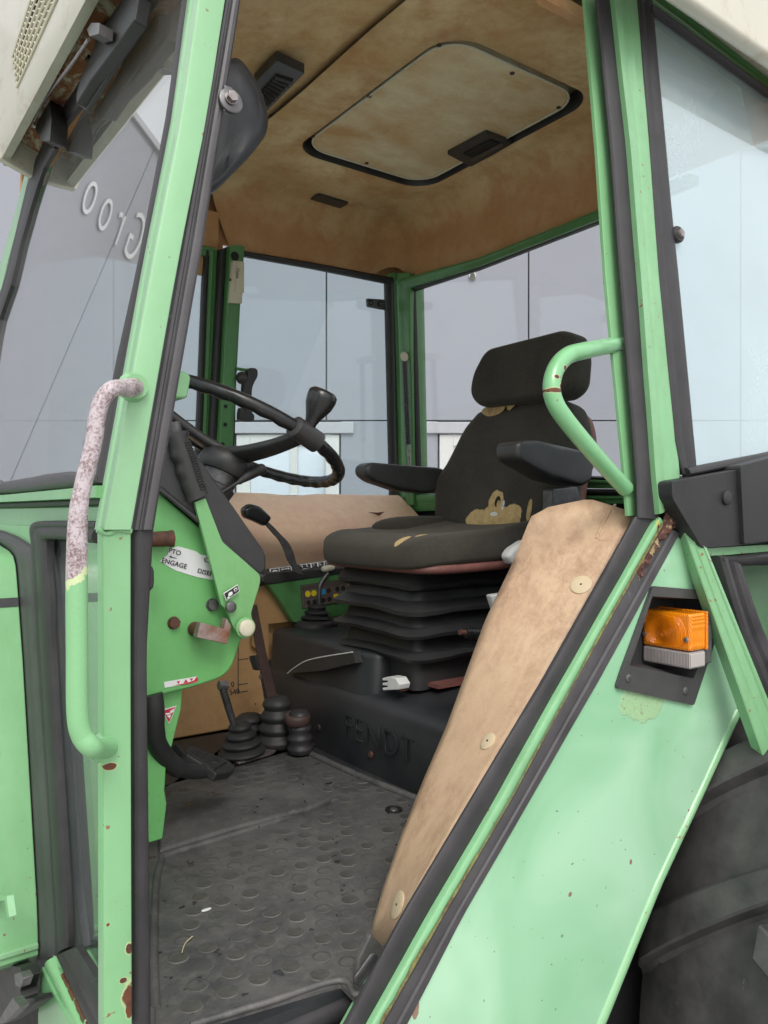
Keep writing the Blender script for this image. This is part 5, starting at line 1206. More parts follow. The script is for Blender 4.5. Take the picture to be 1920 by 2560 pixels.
fstrip('window_seal', [(s_, 1208, 60), (s_, 1196, 300), (s_, 1160, 1200), ('D', 418, 1075)], [(s_, 1240, 60), (s_, 1228, 300), (s_, 1196, 1200), ('D', 432, 1075)], BULB, .01, M['rubber_dk'])
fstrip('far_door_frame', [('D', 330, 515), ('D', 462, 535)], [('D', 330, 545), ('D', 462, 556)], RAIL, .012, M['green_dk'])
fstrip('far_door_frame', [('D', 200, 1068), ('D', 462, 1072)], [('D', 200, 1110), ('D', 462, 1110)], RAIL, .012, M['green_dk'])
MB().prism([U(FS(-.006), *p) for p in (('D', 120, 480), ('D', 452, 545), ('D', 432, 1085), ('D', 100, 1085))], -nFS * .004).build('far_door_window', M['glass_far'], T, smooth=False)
for (x, y) in ((1338, 985), (1335, 1093), (1320, 1210)):
    p = U(FS(.055), s_, x, y); MB().lathe(p, nFS, [(0, .0055), (.0012, .005), (.0014, .0001)], 14).build('pillar_hole', M['black'], T)
p = U(FS(.055), s_, 1392, 95); MB().lathe(p, nFS, [(0, .012), (.001, .011), (.002, .0001)], 16).build('pillar_hole', M['black'], T)
# cream box screwed to the post
cb = rounded(L(FS(.055), s_, [(1370, 125), (1432, 130), (1425, 380), (1352, 375)]), .003)
cbx = slab('cream_box', [p + nFS * .012 for p in cb], nFS, .018, M['cream'], T, bevel=.002)
cb2 = L(FS(.055), s_, [(1388, 130), (1432, 133), (1432, 318), (1378, 312)]); slab('box_cover', [p + nFS * .016 for p in cb2], nFS, .006, M['cream'], cbx, bevel=.001)
bx = U(FS(.071), s_, 1422, 150); bd = U(FS(.071), s_, 1416, 290) - bx
writing('box_lettering', 'Opbe', U(FS(.0722), s_, 1402, 165), bd, bd.cross(nFS) * -1 if False else nFS.cross(bd), .012, M['brown_print'], cbx)
disc('box_screw', U(FS(.068), s_, 1364, 236), nFS, .0035, .002, M['rust'], cbx)
# catch handle of the far window
MB().tube([U(FS(.05), '5', 445, 168), U(FS(.05), '5', 545, 185)], .0045, 10).build('catch_pin', M['green_dk'], T)
hd = smooth([U(FS(.06), '5', x, y) for x, y in ((545, 165), (575, 175), (578, 215), (560, 250), (545, 300), (545, 420), (558, 445), (555, 475), (520, 485), (480, 478), (472, 455), (480, 405), (500, 408), (510, 435), (498, 330), (500, 260), (520, 220), (520, 175))], 3, True)
MB().prism(hd, nFS * -.02).build('window_catch', M['plastic'], T, bevel=.003)
MB().grid(supq(U(FS(.05), '5', 485, 225), (.016, .016, .018), 1, 1, None, 20, 12), closed_u=True, cap=True).build('catch_ball', M['plastic'], T, ang=80)
hg = rounded(L(FS(.015), 'f', [(980, 585), (1085, 592), (1092, 655), (985, 635)]), .004)
hg_ = slab('window_hinge', [p + nFS * .012 for p in hg], nFS, .012, M['plastic'], T, bevel=.002)
for x, y in ((1010, 608), (1068, 615)): disc('hinge_bolt', U(FS(.028), 'f', x, y), nFS, .0085, .004, M['gloss'], hg_)
# rear window
MB().prism([U(RW(-.006), *p) for p in (('D', 880, 600), ('D', 1420, 400), ('D', 1460, 1045), ('D', 890, 1045))], -nRW * .004).build('rear_window', M['glass'], T, smooth=False)
def rstrip(name, A, B, prof, H, m, off=0, **kw): return strip(name, RW(off), A, B, nRW, prof, H, m, T, **kw)
rstrip('rear_window_frame', [('D', 860, 606), ('3', -40, 1528), ('3', 700, 1232), ('3', 1200, 1030)], [('D', 868, 628), ('3', -60, 1585), ('3', 700, 1290), ('3', 1200, 1090)], RAIL, .014, M['green_dk'], off=.01, back=.03)
rstrip('window_seal', [('D', 880, 622), ('3', -60, 1580), ('3', 700, 1288), ('3', 1200, 1088)], [('D', 886, 632), ('3', -50, 1600), ('3', 700, 1306), ('3', 1200, 1105)], BULB, .008, M['rubber_dk'])
rstrip('window_seal', [('D', 885, 618), ('D', 898, 1040)], [('D', 894, 618), ('D', 907, 1040)], BULB, .01, M['rubber_dk'], sub=20)
rstrip('window_seal', [('D', 895, 1012), ('D', 1400, 1034)], [('D', 895, 1020), ('D', 1400, 1042)], BULB, .008, M['rubber_dk'])
rstrip('rear_window_frame', [('D', 880, 1019), ('D', 1400, 1040)], [('D', 880, 1050), ('D', 1400, 1056)], RAIL, .012, M['green_dk'], back=.03)
rstrip('window_seal', [('D', 880, 1052), ('D', 1400, 1058)], [('D', 880, 1066), ('D', 1400, 1070)], BULB, .014, M['rubber_dk'])
rstrip('rear_window_frame', [('D', 880, 1068), ('D', 1400, 1070)], [('D', 880, 1105), ('D', 1400, 1086)], RAIL, .012, M['green_dk'], back=.03)
MB().prism([V((1.60, .05, 1.2)), V((1.60, 1.36, 1.2)), V((1.60, 1.36, 1.80)), V((1.60, .05, 1.80))], (.02, 0, 0)).build('rear_wall', M['plastic_blue'], T)
MB().prism([V((.25, 1.345, 1.15)), V((1.6, 1.345, 1.15)), V((1.6, 1.345, 1.79)), V((.25, 1.345, 1.79))], (0, .02, 0)).build('far_wall', M['green'], T)
# round sticker on the rear window
disc('round_sticker', U(RW(.0), 'f', 1615, 455), nRW, .011, .001, M['white'], T, dome=0)

# ================================================================== roof, headliner, hatch
ZC = 2.66
ho_ = [U(ZP(ZC), *p) for p in (('2', 555, 870), ('2', 1300, 1132), ('3', 600, 600), ('2', 1560, 190))]
hx0 = (ho_[0].x + ho_[3].x) / 2; hx1 = (ho_[1].x + ho_[2].x) / 2; hy0 = (ho_[2].y + ho_[3].y) / 2; hy1 = (ho_[0].y + ho_[1].y) / 2
print('hatch', [tuple(round(q, 3) for q in p) for p in ho_])
def rr_pts(x0, x1, y0, y1, r, z, n=10, m=8):
    out = []
    for cx, cy, a0, ex, ey in ((x0 + r, y0 + r, math.pi, 0, -1), (x1 - r, y0 + r, 1.5 * math.pi, 1, 0), (x1 - r, y1 - r, 0, 0, 1), (x0 + r, y1 - r, .5 * math.pi, -1, 0)):
        for k in range(n + 1):
            a = a0 + math.pi / 2 * k / n; out.append(V((cx + r * math.cos(a), cy + r * math.sin(a), z)))
    res = []
    nn = n + 1
    for s_i in range(4):
        res += out[s_i * nn:(s_i + 1) * nn]
        a, b = out[(s_i + 1) * nn - 1], out[((s_i + 1) * nn) % len(out)]
        for k in range(1, m): res.append(a.lerp(b, k / m))
    return res
hx0 -= .004; hx1 += .016; hy1 += .018
hole_r = .08; XF = .85
OX1, OY0, OY1 = 1.515, .135, 1.30
rings = []
rings.append(rr_pts(hx0, hx1, hy0, hy1, hole_r, ZC + .05))
rings.append(rr_pts(hx0, hx1, hy0, hy1, hole_r, ZC + .006))
rings.append(rr_pts(hx0 - .004, hx1 + .004, hy0 - .004, hy1 + .004, hole_r, ZC))
for t in (.25, .5, .75, 1.0):
    f_ = lambda a, b: a + (b - a) * t
    rings.append(rr_pts(f_(hx0, XF), f_(hx1, OX1 - .10), f_(hy0, OY0 + .10), f_(hy1, OY1 - .10), hole_r + .02 * t, ZC - .004 * t))
for k in range(1, 8):
    a = math.pi / 2 * k / 7; rr_ = .085
    ring = rr_pts(XF - .0001 * k, OX1 - .10 + rr_ * math.sin(a), OY0 + .10 - rr_ * math.sin(a), OY1 - .10 + rr_ * math.sin(a), hole_r + .02, 0)
    for p in ring:
        e = min(1, math.hypot(max(0, p.x - (OX1 - .10)), max(0, p.y - (OY1 - .10), (OY0 + .10) - p.y)) / rr_)
        p.z = ZC - .004 - rr_ * (1 - math.sqrt(max(0, 1 - e * e)))
    rings.append(ring)
rings.append([V((p.x + (.008 if p.x > 1.2 else 0), p.y + (.02 if p.y > .6 else -.02), p.z - (ZC - .004 - p.z) / rr_ * (.09 if p.y > 1.1 and p.x < 1.4 else .125 if p.y > .35 else .004))) for p in rings[-1]])
for r_ in rings[3:]:
    for p in r_: p += V((0, 0, .006 * noise.noise(p * 4) + .002 * noise.noise(p * 14)))
hl = MB(); hl.cur = 1; hl.grid(rings[:2], closed_u=True); hl.cur = 0; hl.grid(rings[1:], closed_u=True)
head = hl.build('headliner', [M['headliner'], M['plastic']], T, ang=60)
# hatch panel, lifted above the opening
ZH = ZC + .014
hp4 = [U(ZP(ZH), *p) for p in (('2', 612, 832), ('2', 1290, 1106), ('3', 522, 590), ('2', 1530, 205))]
px0, px1, py0, py1 = (hp4[0].x + hp4[3].x) / 2, (hp4[1].x + hp4[2].x) / 2, (hp4[2].y + hp4[3].y) / 2, (hp4[0].y + hp4[1].y) / 2
px0 = max(px0, hx0 + .002); py0 = max(py0, hy0 + .002)
print('panel', px0, px1, py0, py1, 'hole', hx0, hx1, hy0, hy1)
pnl = rr_pts(px0, px1, py0, py1, .07, ZH)
hatch = MB().prism(pnl, (0, 0, .02)).build('roof_hatch', M['hatch'], T, bevel=.006, seg=3)
MB().tube(pnl + [pnl[0]], .0028, 8, caps=False).build('hatch_piping', M['cream'], hatch, ang=60)
for c_ in (('2', 1418, 265), ('2', 1003, 568), ('2', 673, 806), ('2', 988, 965), ('2', 1333, 1063), ('3', 143, 432), ('3', 418, 635)):
    disc('trim_rivet', U(ZP(ZH), *c_), -NZ, .0052, .0025, M['rust_brown'], hatch)
hk = rounded([U(ZP(ZH - .010), *p) for p in (('D', 966, 334), ('D', 1050, 289), ('D', 1107, 311), ('D', 1020, 362))], .003)
hk_ = MB().prism(hk, (0, 0, .012)).build('hatch_latch', M['plastic'], hatch, bevel=.002)
hk2 = rounded([U(ZP(ZH - .013), *p) for p in (('D', 1000, 333), ('D', 1058, 303), ('D', 1080, 311), ('D', 1022, 343))], .002)
MB().prism(hk2, (0, 0, .004)).build('latch_grip', M['black'], hk_, bevel=.001)
MB().prism([U(ZP(ZH - .0145), *p) for p in (('D', 1018, 344), ('D', 1084, 311), ('D', 1088, 315), ('D', 1022, 349))], (0, 0, .004)).build('latch_grip', M['grey_metal'], hk_, bevel=.0005)
MB().box((.38, .03, ZC + .085), (1.56, 1.33, ZC + .1)).build('headliner_light_block', M['cream'], T)  # unseen sheet added over the headliner to stop light leaking in
MB().box((hx0 - .03, hy0 - .03, ZC + .06), (hx1 + .03, hy1 + .03, ZC + .075)).build('hatch_lid', M['cream'], T)
# front part of the headliner, dropping to the windscreen
rows = []
for i in range(17):
    x = .41 + (XF + .012 - .41) * i / 16; row = []
    zb = 2.56 + (ZC + .003 - 2.56) * min(1, ((x - .41) / .36)) ** .7
    if i == 16: zb += .012
    for k in range(41):
        y = .13 + 1.18 * k / 40; e = max(0, y - 1.21) if y > .6 else max(0, .19 - y); dz = -.085 * (1 - math.sqrt(max(0, 1 - min(1, e / .085) ** 2))) - (.14 if e > .095 else 0)
        p = V((x, y, zb + dz)); p.z += .005 * noise.noise(p * 4); row.append(p)
    rows.append(row)
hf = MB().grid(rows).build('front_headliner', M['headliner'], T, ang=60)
MB().prism([V((.40, 1.30, 2.40)), V((.9, 1.30, 2.40)), V((.9, 1.28, 2.57)), V((.40, 1.28, 2.57))], (0, .02, 0)).build('far_header', M['headliner'], T)
MB().box((.47, 1.32, 2.50), (1.62, 1.33, 2.75)).build('far_header', M['headliner'], T)
MB().box((.47, 1.322, 2.43), (.93, 1.328, 2.75)).build('far_header', M['headliner'], T)
MB().box((1.545, .03, 2.50), (1.56, 1.34, 2.75)).build('rear_header', M['headliner'], T)
MB().box((.37, .03, 2.585), (.385, 1.34, 2.75)).build('front_header', M['plastic'], T)
# louvred vent
ZV = 2.628
vq = [('2', 320, 495), ('2', 455, 358), ('2', 622, 435), ('2', 395, 665), ('2', 370, 655)]
vp = rounded([U(ZP(ZV), *p) for p in vq], .004)
vent = MB().prism(vp, (0, 0, .02)).build('air_vent', M['plastic'], T, bevel=.002)
a0, a1 = U(ZP(ZV - .002), '2', 455, 440), U(ZP(ZV - .002), '2', 345, 555); b0, b1 = U(ZP(ZV - .002), '2', 560, 470), U(ZP(ZV - .002), '2', 400, 635)
for k in range(8):
    t = (k + .5) / 8; p, q = a0.lerp(a1, t), b0.lerp(b1, t); dd = (a1 - a0).normalized() * .006
    MB().prism([p - dd * .5, q - dd * .5, q + dd * .5, p + dd * .5], (0, 0, .003)).build('vent_slot', M['black'], vent)
    MB().prism([p + dd * .5, q + dd * .5, q + dd * .9 + V((0, 0, -.005)), p + dd * .9 + V((0, 0, -.005))], (0, 0, .002)).build('louvre', M['plastic'], vent)
lv_ = rounded([U(ZP(ZC - .012), *p) for p in (('2', 652, 1183), ('2', 705, 1158), ('2', 880, 1210), ('2', 830, 1237))], .004)
MB().prism(lv_, (0, 0, .014)).build('cabin_lamp_cover', M['plastic'], T, bevel=.002)
for c_ in (('3', -38, 1290),): disc('headliner_button', U(YP(1.285), '2', 1665, 1290), NY, .008, .003, M['black'], T)
# dark hood hanging at the front post, with bracket and bolt
vz = YP(.33)
vo = rounded([U(vz, '1', x, y) for x, y in ((1200, 400), (1405, 350), (1470, 430), (1540, 540), (1582, 700), (1575, 800), (1480, 930), (1265, 1145), (1150, 1200))], [.0, .02, .03, .05, .05, .04, .05, .02, 0])
MB().pillow(vo, V((-.3, -1, -.25)).normalized(), .06, .02).build('sun_visor', M['plastic_blue'], T, ang=60)
bp = U(NS(-.004), '1', 1375, 592)
mb = MB(); mb.lathe(bp + V((0, .006, 0)), nNS, [(0, .0135), (.004, .0135), (.005, .012)], 24); hinge = mb.build('glass_hinge', M['grey_metal'], T)
hexbolt(bp + V((-.0015, -.001, .001)), nNS, .0062, .006, M['steel'], hinge)
MB().prism([U(NS(.0), '1', 1330, 500), U(NS(.0), '1', 1380, 520), U(NS(.0), '1', 1372, 645), U(NS(.0), '1', 1325, 660)], (0, .006, 0)).build('hinge_arm', M['grey_metal'], hinge, bevel=.001)
# outer roof shell
s = NT('cream_roof'); n1 = s.noise(5, 6, .6); z = s.noise(13, 8, .75, dist=1, stretch=(1, .4, 1))
c = s.mix(n1, (.60, .58, .50, 1), (.50, .48, .39, 1)); c = s.mix(s.math('MULTIPLY', s.ramp(z, [(.52, 0.0), (.7, 1.0)]), .5), c, (.33, .24, .13, 1))
M['roof'] = s.fin(c, .45, s.bump(n1, .2, .004), coat=.2)
s = NT('rusty_cream_roof'); z = s.noise(22, 8, .75, dist=.6, stretch=(1, .5, 1))
c = s.mix(s.ramp(z, [(.44, 0.0), (.52, 1.0)]), (.42, .39, .30, 1), s.mix(s.noise(60), (.30, .10, .03, 1), (.14, .05, .02, 1)))
M['roof_rust'] = s.fin(c, .8, s.bump(z, .5, .003))
RX = .325
RPl = (V((RX, 0, 2.5)), V((1, 0, 0)))
lipA = [U(RPl, 'l', -60, 1960), U(RPl, 'l', 940, 0), U(RPl, 'l', 1200, -560)]
zl = U(RPl, 'l', 60, 1800).z
yfar = U(RPl, 'l', 20, 1860).y
ztop = zl + .14
roofs = [(RX, zl), (RX - .004, zl + .012), (RX - .01, zl + .04), (RX - .004, zl + .36), (RX + .05, zl + .42), (1.75, zl + .42)]
und = [(RX + .018, zl + .004), (RX + .02, zl + .05), (.40, zl + .06)]
rows = []
for k in range(21):
    y = -.0 + (yfar + .0) * k / 20; rows.append([V((x, y, z)) for x, z in und[::-1] + roofs])
rs = MB().grid(rows, cap=False); roof = rs.build('roof', M['roof'], T, ang=35)
MB().box((RX + .02, -.0, zl + .052), (.43, yfar, zl + .062)).build('roof_underside', M['roof_rust'], T)
MB().prism([V((RX + .03, .05, zl + .05)), V((RX + .03, yfar, zl + .05)), V((.40, yfar, zl + .03)), V((.40, .05, zl + .03))], (0, 0, .004)).build('rusty_gutter', M['roof_rust'], roof)
# end cap of the roof at the far corner
MB().prism([V((RX - .006, yfar - .004, zl - .002)), V((.42, yfar + .012, zl - .03)), V((.46, yfar + .012, zl + .2)), V((RX - .006, yfar - .004, zl + .2))], (0, .02, 0)).build('roof_end_cap', M['roof'], T, bevel=.003)
# intake grille in the roof front
gq = [('l', 165, 690), ('l', 400, -40), ('l', 710, -40), ('l', 220, 1040)]
GPl = (V((RX - .0085, 0, zl + .05)), V((1, 0, 0)))
gpt = [U(GPl, *p) for p in gq]
MB().prism(gpt, (.002, 0, 0)).build('grille_opening', M['black'], roof)
for k in range(6):
    t = k / 5; a = gpt[0].lerp(gpt[3], t); b = gpt[1].lerp(gpt[2], t)
    MB().tube([a + V((-.003, 0, 0)), b + V((-.003, 0, 0))], .0022, 6).build('grille_slat', M['cream'], roof)
for k in range(12):
    t = (k + .2) / 12
    for r_ in range(5):
        f0, f1 = r_ / 5, (r_ + 1) / 5; tt = t + (.04 if r_ % 2 else 0)
        a = gpt[0].lerp(gpt[3], f0).lerp(gpt[1].lerp(gpt[2], f0), tt); b = gpt[0].lerp(gpt[3], f1).lerp(gpt[1].lerp(gpt[2], f1), tt)
        MB().tube([a + V((-.002, 0, 0)), b + V((-.002, 0, 0))], .0015, 5).build('grille_bar', M['cream'], roof)
# side of the roof above the near window
zs = U(NS(-.03), '3', 1400, 250).z
rl_ = [U(NS(-.03), '3', 1140, -10), U(NS(-.03), '3', 1659, 410)]
MB().prism([V((.9, -.01, zl + .06)), V((1.95, -.01, zl + .03)), V((1.95, -.01, zl + .24)), V((.9, -.01, zl + .24))], (0, .03, 0)).build('roof_side', M['roof'], roof, bevel=.01)
ra = U(NS(-.02), '3', 1139, 0); rb2 = U(NS(-.02), '3', 1640, 398); rd = (rb2 - ra)
print('roofline', ra, rb2, 'zl', zl, yfar)
MB().prism([ra - rd * .4, rb2 + rd * .8, rb2 + rd * .8 + V((0, .02, .3)), ra - rd * .4 + V((0, .02, .3))], (0, .02, 0)).build('roof_side', M['roof'], roof, bevel=.012, seg=3)

# ================================================================== windscreen and front of the cab
nWS = -WS()[1]
MB().prism([U(WS(.004), *p) for p in (('l', 560, 2100), ('1', 900, -100), ('1', 1125, -100), ('1', 1020, 697), ('1', 850, 1569), ('4', 600, 1480), ('4', -260, 1540), ('4', -180, 900))], -nWS * .005).build('windscreen', M['glass_ws'], T, smooth=False)
strip('windscreen_seal', WS(-.004), [('1', 1098, -60), ('1', 997, 697), ('1', 833, 1569), ('4', 690, 780), ('4', 575, 1440)], [('1', 1132, -60), ('1', 1032, 697), ('1', 861, 1569), ('4', 728, 780), ('4', 612, 1440)], nWS, BULB, .005, M['rubber'], T, sub=26)
strip('windscreen_seal', WS(-.004), [('4', -200, 1440), ('4', 0, 1440), ('4', 300, 1385), ('4', 450, 1370), ('4', 600, 1400)], [('4', -200, 1520), ('4', 0, 1508), ('4', 300, 1478), ('4', 450, 1470), ('4', 600, 1440)], nWS, BULB, .008, M['rubber_light'], T, wig=.4)
strip('windscreen_seal', WS(-.004), [('1', 250, 870), ('1', 188, 994), ('1', 150, 1150), ('1', 72, 1480), ('1', 30, 1659), ('4', -60, 500), ('4', -160, 1100)], [('1', 325, 880), ('1', 258, 994), ('1', 204, 1150), ('1', 112, 1480), ('1', 74, 1659), ('4', -15, 500), ('4', -110, 1100)], nWS, RIDGE, .004, M['rubber'], T)
strip('windscreen_seal', WS(-.004), [('l', 500, 1750), ('l', 700, 1330), ('l', 920, 1000), ('l', 1500, 0), ('l', 1700, -300)], [('l', 640, 1750), ('l', 760, 1480), ('l', 1000, 1180), ('l', 1659, 80), ('l', 1850, -200)], nWS, BULB, .006, M['rubber'], T)
strip('windscreen_frame', WS(-.0), [('1', 165, 990), ('1', 120, 1180), ('1', 9, 1569), ('1', -40, 1720)], [('1', 230, 960), ('1', 156, 1180), ('1', 50, 1569), ('1', 16, 1720)], nWS, BOXP, .004, M['green_pillar'], T, back=.03)
strip('windscreen_frame', WS(-.002), [('l', 300, 1500), ('l', 600, 1380), ('l', 930, 830)], [('l', 480, 1700), ('l', 640, 1470), ('l', 950, 920)], nWS, BOXP, .012, M['green_dk'], T, back=.02)
M['black_wiper'] = plain('dull_black_wiper', (.010, .011, .011, 1), .5, c2=(.02, .02, .02, 1))
wpa = [U(WS(-.05), 'l', x, y) for x, y in ((1050, 470), (850, 760), (600, 1080), (500, 1230), (410, 1430), (405, 1500))]
wip = MB().tube(smooth(wpa, 5), .0028, 10).build('wiper_arm', M['steel'], T, ang=60)
hb2 = [U(WS(-.035), 'l', x, y) for x, y in ((410, 1520), (500, 1260), (590, 1160), (610, 1420), (590, 1670), (500, 1670))]
slab('wiper_pivot', rounded(hb2, .006), nWS, .03, M['black_wiper'], wip, bevel=.004)
wb_ = [U(WS(-.03), 'l', x, y) for x, y in ((1030, 330), (1090, 275), (1240, 290), (1260, 250), (1480, -60), (1640, -60), (1580, 240), (1300, 640), (1060, 960), (900, 1230), (900, 1130), (960, 900), (1100, 600), (1130, 470), (1050, 430))]
slab('wiper_blade', wb_, nWS, .02, M['black_wiper'], wip, bevel=.003)
wb2 = [U(WS(-.014), 'l', x, y) for x, y in ((1659, 60), (1300, 640), (920, 1240), (1010, 1310), (1400, 700), (1659, 330))]
slab('wiper_rubber', wb2, nWS, .008, M['rubber_dk'], wip, bevel=.002)
slab('wiper_clip', rounded([U(WS(-.055), 'l', x, y) for x, y in ((1030, 350), (1080, 270), (1180, 270), (1170, 400), (1060, 430))], .003), nWS, .02, M['grey_metal'], wip, bevel=.003)
mot = [U(WS(-.02), 'l', x, y) for x, y in ((720, 540), (830, 560), (1040, 480), (1040, 700), (860, 760), (800, 680), (720, 640))]
slab('wiper_motor', rounded(mot, .004), nWS, .03, M['rubber_dk'], wip, bevel=.004)
# panel below the windscreen
FX = .256
FPn = XP(FX)
strip('cowl_edge', XP(FX - .012), [('i', -300, -120), ('i', 0, -60), ('i', 950, -150), ('i', 1400, -200)], [('i', -300, 50), ('i', 0, 32), ('i', 950, -8), ('i', 1400, -30)], NX, BOXP, .006, M['green'], T, back=.02)
strip('cowl_gap_seal', XP(FX - .004), [('i', -300, 50), ('i', 0, 34), ('i', 950, -5), ('i', 1420, -40)], [('i', -300, 125), ('i', 0, 112), ('i', 950, 85), ('i', 1420, 72)], NX, BULB, .004, M['rubber_dk'], T)
slab('cowl_panel', [U(FPn, *p) for p in (('i', -700, 120), ('i', 1450, 70), ('i', 1450, 330), ('i', 480, 330), ('i', 500, 1000), ('i', 540, 2400), ('i', -700, 2400))], NX, .02, M['green'], T, bevel=.003)
slab('cowl_step', [U(XP(FX - .003), *p) for p in (('i', -700, 330), ('i', 415, 350), ('i', 430, 372), ('i', 480, 1100), ('i', 540, 2400), ('i', -700, 2400))], NX, .01, M['green'], T, bevel=.002)
# foot window: rubber frame and pane
WX = XP(FX - .006)
_A = [U(WX, *p) for p in (('j', 670, 650), ('j', 640, 0), ('i', 540, 2212), ('i', 495, 1400), ('i', 462, 800), ('i', 452, 600), ('i', 430, 400), ('i', 470, 320), ('i', 560, 292), ('i', 860, 285), ('i', 1370, 292))]
_B = [U(WX, *p) for p in (('j', 810, 560), ('j', 790, 0), ('i', 720, 2212), ('i', 690, 1400), ('i', 652, 900), ('i', 645, 700), ('i', 640, 600), ('i', 650, 560), ('i', 690, 545), ('i', 900, 552), ('i', 1330, 600))]
_A, _B = smooth(_A, 5), smooth(_B, 5); _r = []
for a_, b_ in zip(_A, _B): _r.append([a_.lerp(b_, t) + NX * h_ * .006 for t, h_ in RIDGE] + [b_ - NX * .01, a_ - NX * .01])
MB().grid(_r, closed_u=True, cap=True).build('window_seal', M['rubber'], T, ang=28)
strip('glass_edging', XP(FX + .004), [('i', 600, 500), ('i', 640, 900), ('i', 690, 1500), ('i', 720, 2212), ('j', 780, 0), ('j', 800, 560)], [('i', 700, 540), ('i', 790, 900), ('i', 825, 1500), ('i', 862, 2212), ('j', 920, 0), ('j', 990, 560)], NX, BULB, .004, M['plastic_blue'], T)
MB().prism([U(XP(FX + .008), *p) for p in (('i', 560, 480), ('i', 1500, 500), ('i', 1500, 2300), ('j', 1300, 1700), ('j', 780, 560))], (.004, 0, 0)).build('foot_window', M['glass_ws'], T, smooth=False)
strip('window_seal', XP(FX - .01), [('j', 690, 655), ('j', 880, 1060), ('j', 1085, 1480), ('j', 1200, 1750)], [('j', 900, 560), ('j', 1090, 860), ('j', 1300, 1250), ('j', 1450, 1500)], NX, RIDGE, .006, M['rubber'], T)
strip('foot_window_frame', XP(FX - .006), [('j', 645, 750), ('j', 800, 1010), ('j', 1010, 1480), ('j', 1100, 1700)], [('j', 700, 650), ('j', 870, 1000), ('j', 1090, 1480), ('j', 1180, 1700)], NX, BULB, .014, M['green'], T)
strip('foot_window_frame', XP(FX + .002), [('j', 880, 600), ('j', 1060, 930), ('j', 1250, 1300)], [('j', 985, 620), ('j', 1160, 960), ('j', 1320, 1250)], NX, BOXP, .004, M['green'], T)
jr2 = [(U(XP(FX - .02), 'j', x, y), (.03, w_, h_)) for x, y, w_, h_ in ((680, 880, .012, .009), (710, 960, .014, .008), (770, 1080, .014, .012), (850, 1200, .014, .014), (900, 1320, .012, .014), (960, 1420, .010, .012))]
M['green_rusty'] = paint('rusted_corner_paint', (.18, .45, .20, 1), (.21, .48, .23, 1), chips=.3, grime=.2, blobs=jr2, prim_w=.1, primer=(.35, .60, .33, 1))
slab('corner_plate', [U(XP(FX - .014), 'j', x, y) for x, y in ((485, 800), (645, 750), (800, 1020), (1030, 1480), (1180, 1800), (900, 1800), (840, 1500), (640, 1150))], NX, .01, M['green_rusty'], T, bevel=.002)
slab('corner_side', [U(XP(FX - .02), 'j', x, y) for x, y in ((480, 800), (505, 815), (660, 1150), (860, 1500), (950, 1700), (440, 1700), (445, 1350), (470, 880))], NX, .012, M['green_rusty'], T, bevel=.004)
MB().prism([U(XP(FX + .03), 'j', x, y) for x, y in ((-300, 640), (640, 700), (820, 1200), (1500, 1900), (-300, 1900))], (.01, 0, 0)).build('lower_front_wall', M['black'], T)
# added green panel behind the foot window, stands for the bonnet's reflection
MB().prism([U(XP(FX + .035), 'i', x, y) for x, y in ((640, 300), (1400, 300), (1400, 3600), (640, 3600))], (.01, 0, 0)).build('bonnet_reflection_panel', M['green'], T)

# bonnet with its rear edge and seal
HX = .24
cr_ = [U(XP(HX), *p) for p in (('i', 0, 620), ('i', 60, 655), ('i', 130, 700), ('i', 190, 770), ('i', 222, 900), ('i', 240, 1100), ('i', 258, 1340), ('i', 290, 1800), ('i', 320, 2212), ('j', 440, 0), ('j', 455, 400), ('j', 460, 650), ('j', 430, 700), ('j', 150, 790))]
y_in = cr_[-1].y
zt = cr_[0].z
poly = [V((HX, 1.0, zt + .02)), V((HX, cr_[0].y + .15, zt + .02))] + cr_ + [V((HX, 1.0, cr_[-1].z))]
bon = MB().prism(poly, (-.85, 0, 0)).build('bonnet', M['green'], T, bevel=.002)
def yat(z):
    Q = sorted(cr_[2:12], key=lambda p: p.z)
    for a, b in zip(Q[:-1], Q[1:]):
        if a.z <= z <= b.z: return a.y + (b.y - a.y) * (z - a.z) / max(b.z - a.z, 1e-6)
    return Q[0].y
ysd = min(p.y for p in cr_)
st_ = [U(XP(HX), 'i', 270, 1350), U(XP(HX), 'i', 275, 1470)]
MB().prism([V((HX - .001, yat(st_[0].z) - .0015, st_[0].z)), V((HX - .84, yat(st_[0].z) - .0015, st_[0].z)), V((HX - .84, yat(st_[1].z) - .0015, st_[1].z)), V((HX - .001, yat(st_[1].z) - .0015, st_[1].z))], (0, .03, 0)).build('bonnet_stripe', M['plastic_blue'], bon)
s1 = U(XP(HX), 'j', 455, 490).z; s2 = U(XP(HX), 'j', 455, 550).z
MB().prism([V((HX - .001, ysd - .004, s1)), V((HX - .84, ysd - .004, s1)), V((HX - .84, ysd - .004, s2)), V((HX - .001, ysd - .004, s2))], (0, .03, 0)).build('bonnet_moulding', M['green_pillar'], bon, bevel=.001)
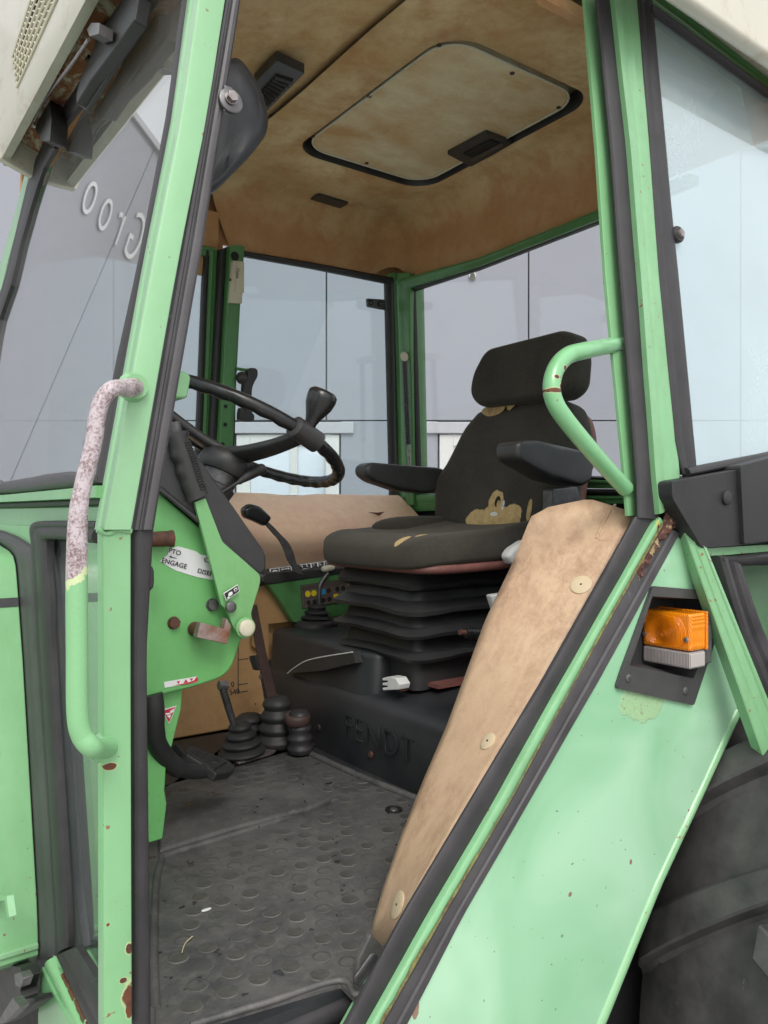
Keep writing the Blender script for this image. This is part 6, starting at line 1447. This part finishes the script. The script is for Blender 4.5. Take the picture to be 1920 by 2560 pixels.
# raised pressing on the bonnet side
p1 = U(YP(ysd), 'b', 0, -50); p2 = U(YP(ysd), 'b', 98, 400)
MB().prism([V((p2.x, yat(1.45) - .004, U(YP(ysd), 'b', 98, 0).z)), V((-.4, yat(1.45) - .004, U(YP(ysd), 'b', 98, 0).z)), V((-.4, yat(1.38) - .004, p2.z)), V((p2.x, yat(1.38) - .004, p2.z))], (0, .03, 0)).build('bonnet_pressing', M['green'], bon, bevel=.004)
SA = [('i', -160, 560), ('i', 0, 600), ('i', 100, 660), ('i', 180, 750), ('i', 232, 900), ('i', 262, 1340), ('i', 322, 2212), ('j', 440, 0), ('j', 462, 715)]
SB_ = [('i', -160, 400), ('i', 0, 430), ('i', 200, 510), ('i', 390, 640), ('i', 440, 760), ('i', 485, 1150), ('i', 545, 2212), ('j', 655, 0), ('j', 670, 650)]
def rs2(P, n, pl): return resample(smooth([U(pl, *p) for p in P], 5), n)
A = rs2(SA, 40, XP(.247)); B = rs2(SB_, 40, XP(.247)); rows = []
# match both edges station by station
Ak = [U(XP(.247), *p) for p in SA]; Bk = [U(XP(.247), *p) for p in SB_]
A = smooth(Ak, 6); B = smooth(Bk, 6)
mb = MB()
for i in range(len(A)):
    row = [A[i].lerp(B[i], t) + NX * h_ * .006 for t, h_ in [(0, 0), (.04, .5), (.15, .8), (.4, 1), (.6, .95), (.66, .7), (.8, .62), (.95, .4), (1, 0)]]
    row += [B[i] - NX * .02, A[i] - NX * .02]; rows.append(row)
mb.grid(rows, closed_u=True, cap=True).build('bonnet_seal', M['rubber_light'], T, ang=35)
# dark bracket and step ironwork at the lower left
br_ = [U(XP(.21), 'j', x, y) for x, y in ((-80, 230), (90, 195), (110, 260), (140, 780), (240, 800), (285, 920), (240, 1070), (250, 1180), (400, 1160), (420, 1220), (300, 1320), (60, 1470), (-80, 1500))]
slab('step_bracket', rounded(br_, .003), NX, .02, M['black_wiper'], T, bevel=.003)
slab('step_bracket', rounded([U(XP(.185), 'j', x, y) for x, y in ((0, 1400), (150, 1160), (240, 1270), (80, 1430), (-60, 1500))], .003), NX, .01, M['grey_metal'], T, bevel=.002)
slab('step_bracket', rounded([U(XP(.183), 'j', x, y) for x, y in ((170, 880), (240, 860), (282, 930), (240, 1040), (180, 1010))], .003), NX, .01, M['grey_metal'], T, bevel=.003)
slab('bonnet_catch', rounded([U(XP(.185), 'b', x, y) for x, y in ((-60, 805), (38, 805), (55, 935), (40, 935), (28, 830), (-60, 850))], .002), NX, .008, M['green_pillar'], T, bevel=.001)
# loose things: straws
s = NT('straw'); M['straw'] = s.fin((.62, .52, .32, 1), .7)
def straw(path, r, label): return tag(MB().tube(smooth(path, 4), r, 6).build('straw', M['straw'], ang=60), label, 'straw', 'bits of straw')
BY_ = YP(yat(1.33) - .0025)
ps = [U(BY_, 'j', x, y) for x, y in ((235, 165), (185, 220), (140, 260))]; straw(ps, .0012, 'short thick straw stuck on the green bonnet edge above the black bracket')
ps = [U(BY_, 'j', x, y) for x, y in ((140, 262), (180, 300), (220, 372))]; straw(ps, .0005, 'thin straw hanging down below the short thick one on the bonnet edge')
ps = [U(ZP(FLOOR + .004), 'c', x, y) for x, y in ((192, 1045), (150, 1085), (130, 1140))]; straw(ps, .0006, 'thin curved straw lying on the rubber floor mat beside the door post')
cp = U(ZP(FLOOR + .002), 'c', 275, 887)
tag(MB().pillow(smooth([cp + V((math.cos(a) * .0075, math.sin(a) * .0028, 0)) for a in (0, 1, 2, 3, 4, 5)], 3, True), (0, 0, 1), .002, .0008).build('white_crumb', M['white']), 'small white crumb lying on the dark rubber floor mat', 'crumb')
